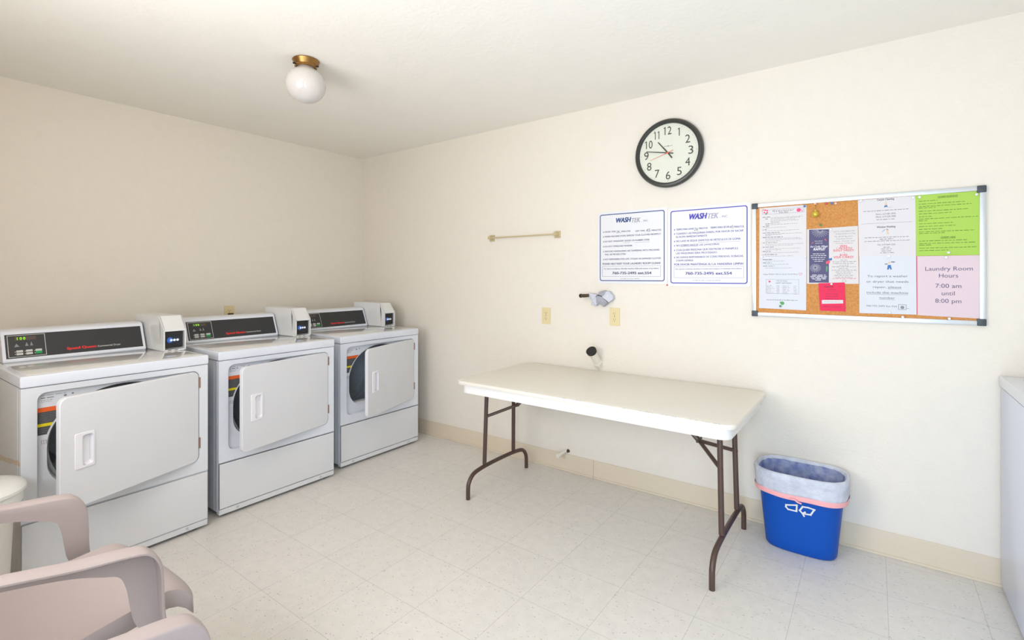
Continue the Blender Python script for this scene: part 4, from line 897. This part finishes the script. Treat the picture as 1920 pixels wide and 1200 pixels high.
# pink hours sheet and the red one behind it
t, fr = sheet('red_sheet', 'edge of a dark pink sheet showing between two notices', [(1717.6, 481), (1723, 481), (1723, 589), (1718.6, 588)], M_redink, 0)
t, fr = sheet('hours_notice', 'pale pink Laundry Room Hours notice, bottom right of the board', [(1719.8, 480.5), (1841, 478.3), (1840, 597.5), (1720.5, 591)], M_pink, 1)
b = BM()
for s, c0, c1, cy, h in (('Laundry Room', 578, 960, 718, .0175), ('Hours', 688, 842, 773, .0175), ('7:00 am', 660, 868, 855, .018), ('until', 710, 815, 915, .018), ('8:00 pm', 658, 868, 975, .018)): u, v = K(c0, cy); write(b, fr, s, u, v, K(c1, cy)[0], h)
obj('hours_text', b, mat('dark violet ink', rgb(88, 76, 112), .6), t, world=True, smooth=0)
# push pins
M_clear = mat('clear plastic pin', rgb(226, 224, 226), .2, coat=.5)
M_pinr = mat('red pin plastic', rgb(200, 50, 50), .3); M_pinb = mat('blue pin plastic', rgb(30, 110, 180), .3); M_ping = mat('green pin plastic', rgb(30, 130, 70), .3); M_pinp = mat('pale pink pin plastic', rgb(240, 190, 180), .3)
def pin(u_, v_, m, label, n=CF+.002, r=.0052):
    u, v = px(u_, v_, -n-.006); b = BM()
    lathe(b, [(0, .011), (r*.9, .0108), (r, .0095), (r*.62, .0075), (r*.55, .004), (r*.95, .002), (r, .0005), (0, 0)], (u, -n, v), 'y', 14)
    tag(obj('push_pin', b, m, loc=(u, -n, v)), label, 'push pin', 'push pins on the notice board')
for a in ((1508.5, 386.5, M_pinb, 'blue push pin at the top right corner of the newsletter'), (1549, 381.5, M_pinr, 'red push pin on bare cork beside the upper blue pin'), (1559.5, 381.2, M_pinb, 'blue push pin on bare cork near the top rail'),
          (1567, 381.3, M_pinp, 'pale pink push pin right of the blue pin on bare cork'), (1538.5, 422, M_ping, 'green push pin on bare cork above the raffle flyer'), (1463, 574, M_ping, 'green push pin low in the lower newsletter page'),
          (1429, 393.5, M_pinp, 'pale pink push pin at the top left corner of the newsletter'), (1510, 481.5, M_clear, 'clear push pin at the right edge where newsletter pages meet'), (1428.5, 481.5, M_clear, 'clear push pin at the left edge where newsletter pages meet'),
          (1557.5, 430.5, M_clear, 'clear push pin at the top of the raffle flyer'), (1559, 532.5, M_paper, 'white push pin holding the hot pink card'), (1614, 376.5, M_clear, 'clear push pin at the top left of the cleaning notice'),
          (1712, 370.5, M_clear, 'clear push pin at the top right of the cleaning notice'), (1666.5, 480.5, M_clear, 'clear push pin between cleaning notice and repair notice'), (1667.5, 585.5, M_clear, 'clear push pin at the bottom of the repair notice'),
          (1724, 369.5, M_clear, 'clear push pin at the top left of the lime sheet'), (1831, 364.5, M_clear, 'clear push pin at the top right of the lime sheet'), (1778.5, 473.5, M_clear, 'clear push pin at the bottom of the lime sheet'),
          (1774, 482.5, M_clear, 'clear push pin at the top of the hours notice'), (1692.5, 594.5, M_clear, 'clear push pin at the frame below the repair notice', .016), (1780, 597.5, M_clear, 'clear push pin at the frame below the hours notice', .016)):
    pin(*a)
# gold ornament hanging from the cork
u, v = px(1528.5, 401.5, -.03); t = thing('ornament', 'small gold ball ornament hanging on the bare cork', 'ornament', (u, -.03, v))
b = BM(); lathe(b, [(.0001, v+.0165), (.006, v+.0155), (.012, v+.011), (.0162, v+.003), (.0165, v-.003), (.013, v-.011), (.007, v-.0155), (.0001, v-.0168)], (u, -.03, 0), 'z', 28); obj('ball', b, M_gold, t, world=True, smooth=60)
b = BM(); lathe(b, [(.0042, v+.0155), (.0042, v+.022), (.0001, v+.0225)], (u, -.03, 0), 'z', 14); obj('cap', b, M_gold, t, world=True)
b = BM(); tube(b, crom([(u, -.03, v+.022), (u+.002, -.028, v+.034), (u, -.022, v+.046), (u-.002, -.013, v+.052)], 4), .0009, 6); obj('loop', b, M_brass, t, world=True)
pin(1528.5, 381.8, M_pinp, 'pale push pin holding up the gold ornament')

# ------------------------------------------------------------------ resin armchairs
def make_chair(label, loc, rz):
    t = thing('resin_armchair', label, 'chair', loc, rz, 'dusty pink resin armchairs')
    outer = [(-.27, .724), (-.14, .702), (-.02, .678), (.075, .664), (.118, .650), (.141, .610), (.147, .545), (.150, .48), (.160, .41), (.180, .25), (.212, 0)]
    inner = [(-.27, .686), (-.14, .664), (-.03, .638), (.035, .612), (.066, .596), (.080, .562), (.088, .51), (.098, .465), (.140, .39), (.168, .25), (.198, 0)]
    xs = [.222, .228, .234, .238, .240, .242, .244, .247, .250, .258, .272]
    wd = [.044, .050, .052, .054, .054, .052, .048, .045, .042, .038, .032]
    def chan(sg, i0, i1):
        n = 6; O = crom([(*p, 0) for p in outer], n); I = crom([(*p, 0) for p in inner], n); X = crom([(x, w_, 0) for x, w_ in zip(xs, wd)], n)
        b = BM(); lps = []
        for k in range(i0*n, i1*n+1):
            o, i, x = O[k], I[k], X[k]; w_ = x.y; d = (o-i).normalized()
            def P(xx, q, s=0): return Vector((sg*(x.x+xx), q.x, q.y))
            e = o-d*.006; lip = o-d*.010
            lps.append([P(0, i), P(0, i.lerp(o, .5)), P(0, e), P(.002, o-d*.002), P(.008, o), P(w_*.5, o+d*.001), P(w_-.006, o-d*.001), P(w_, o-d*.006), P(w_, lip), P(w_-.005, lip), P(w_-.005, o-d*.007), P(.006, o-d*.006), P(.005, e-d*.003), P(.005, i.lerp(o, .5)), P(.005, i)])
        rings(b, lps, cap0=True, cap1=True); bmesh.ops.recalc_face_normals(b, faces=b.faces); return b
    for sg in (-1, 1):
        obj('armrest', chan(sg, 0, 7), M_chair, t, smooth=50); obj('leg', chan(sg, 7, 10), M_chair, t, smooth=50)
    # seat shell with rolled front and skirt
    b = BM(); NU, NV = 24, 26; G_ = []
    for j in range(NV+1):
        v = j/NV; row = []
        for i in range(NU+1):
            u = -1+2*i/NU; y = -.225+.455*v; hw = .218-.012*v
            z = .435+.047*v+.014*abs(u)**4-.012*(1-u*u)*math.sin(PI*min(1, v*1.05))
            y = y+.004+.030*(1-abs(u)**3)*v
            if v > .86:
                s = (v-.86)/.14; y -= .0; z -= .055*s*s; y += .012*math.sin(s*PI/2)
            row.append(b.verts.new((u*hw, y, z)))
        G_.append(row)
    for j in range(NV):
        for i in range(NU): b.faces.new((G_[j][i], G_[j][i+1], G_[j+1][i+1], G_[j+1][i]))
    for i in (0, NU):     # side skirts
        prev = None
        for j in range(NV+1):
            v = G_[j][i]; w2 = b.verts.new(v.co+Vector((.004*(1 if i else -1), 0, -.045)))
            if prev: b.faces.new((G_[j-1][i], v, w2, prev))
            prev = w2
    bmesh.ops.recalc_face_normals(b, faces=b.faces)
    if sum(f.normal.z for f in b.faces) < 0: bmesh.ops.reverse_faces(b, faces=b.faces)
    o = obj('seat', b, M_chair, t, smooth=60); md = o.modifiers.new('thick', 'SOLIDIFY'); md.thickness = .005; md.offset = -1
    # backrest: frame with vertical slats
    def bk(u, v): w_ = .235-.02*v; return Vector((u*w_, -.235-.11*v-.02*(u*u*-1+1)+.03*u*u, .42+.45*v))
    b = BM()
    def patch(u0, u1, v0, v1, nu=6, nv=8):
        g = [[b.verts.new(bk(u0+(u1-u0)*i/nu, v0+(v1-v0)*j/nv)) for i in range(nu+1)] for j in range(nv+1)]
        for j in range(nv):
            for i in range(nu): b.faces.new((g[j][i], g[j][i+1], g[j+1][i+1], g[j+1][i]))
    patch(-1, 1, 0, .12, 18, 3); patch(-1, 1, .85, 1, 18, 4); patch(-1, -.82, .12, .85); patch(.82, 1, .12, .85)
    for k in range(7): c = -.66+.22*k; patch(c-.07, c+.07, .12, .85, 3, 8)
    bmesh.ops.remove_doubles(b, verts=b.verts, dist=1e-4); bmesh.ops.recalc_face_normals(b, faces=b.faces)
    o = obj('backrest', b, M_chair, t, smooth=60); md = o.modifiers.new('thick', 'SOLIDIFY'); md.thickness = .007
    for sg in (-1, 1):
        b = BM(); lps = []
        for k in range(9):
            q = k/8; z = .64*(1-q); y = -.275-.045*q*q+(.0 if z > .42 else -.01); w_ = .05-.018*q; x = sg*(.238+.025*q)
            lps.append([Vector((x-sg*.004, y-w_/2, z)), Vector((x-sg*.004, y+w_/2, z)), Vector((x+sg*.030, y+w_/2, z)), Vector((x+sg*.030, y+w_/2-.005, z)), Vector((x+sg*.001, y+w_/2-.006, z)), Vector((x+sg*.001, y-w_/2, z))])
        rings(b, lps, cap0=True, cap1=True); bmesh.ops.recalc_face_normals(b, faces=b.faces); obj('leg', b, M_chair, t)
    return t
make_chair('dusty pink resin armchair nearest the dryers, seat in view', (2.200, -2.618, 0), math.radians(2.5))
make_chair('dusty pink resin armchair at the bottom edge, only one arm in view', (3.09, -2.655, 0), math.radians(-2))

# ------------------------------------------------------------------ white lidded pail
PC = (1.185, -2.665, 0)
t = thing('lidded_pail', 'round white lidded pail at the left edge behind the chair', 'pail', PC)
b = BM(); lathe(b, [(0, 0), (.106, 0), (.112, .006), (.130, .44), (.134, .485), (.131, .486), (.126, .44), (.108, .012), (0, .01)], PC, 'z', 56); obj('pail_body', b, M_pail, t, world=True)
b = BM(); lathe(b, [(.140, .462), (.156, .460), (.158, .468), (.158, .500), (.166, .503), (.166, .514), (.158, .524), (.130, .534), (.08, .541), (0, .543)], PC, 'z', 56); obj('lid', b, M_lid, t, world=True)
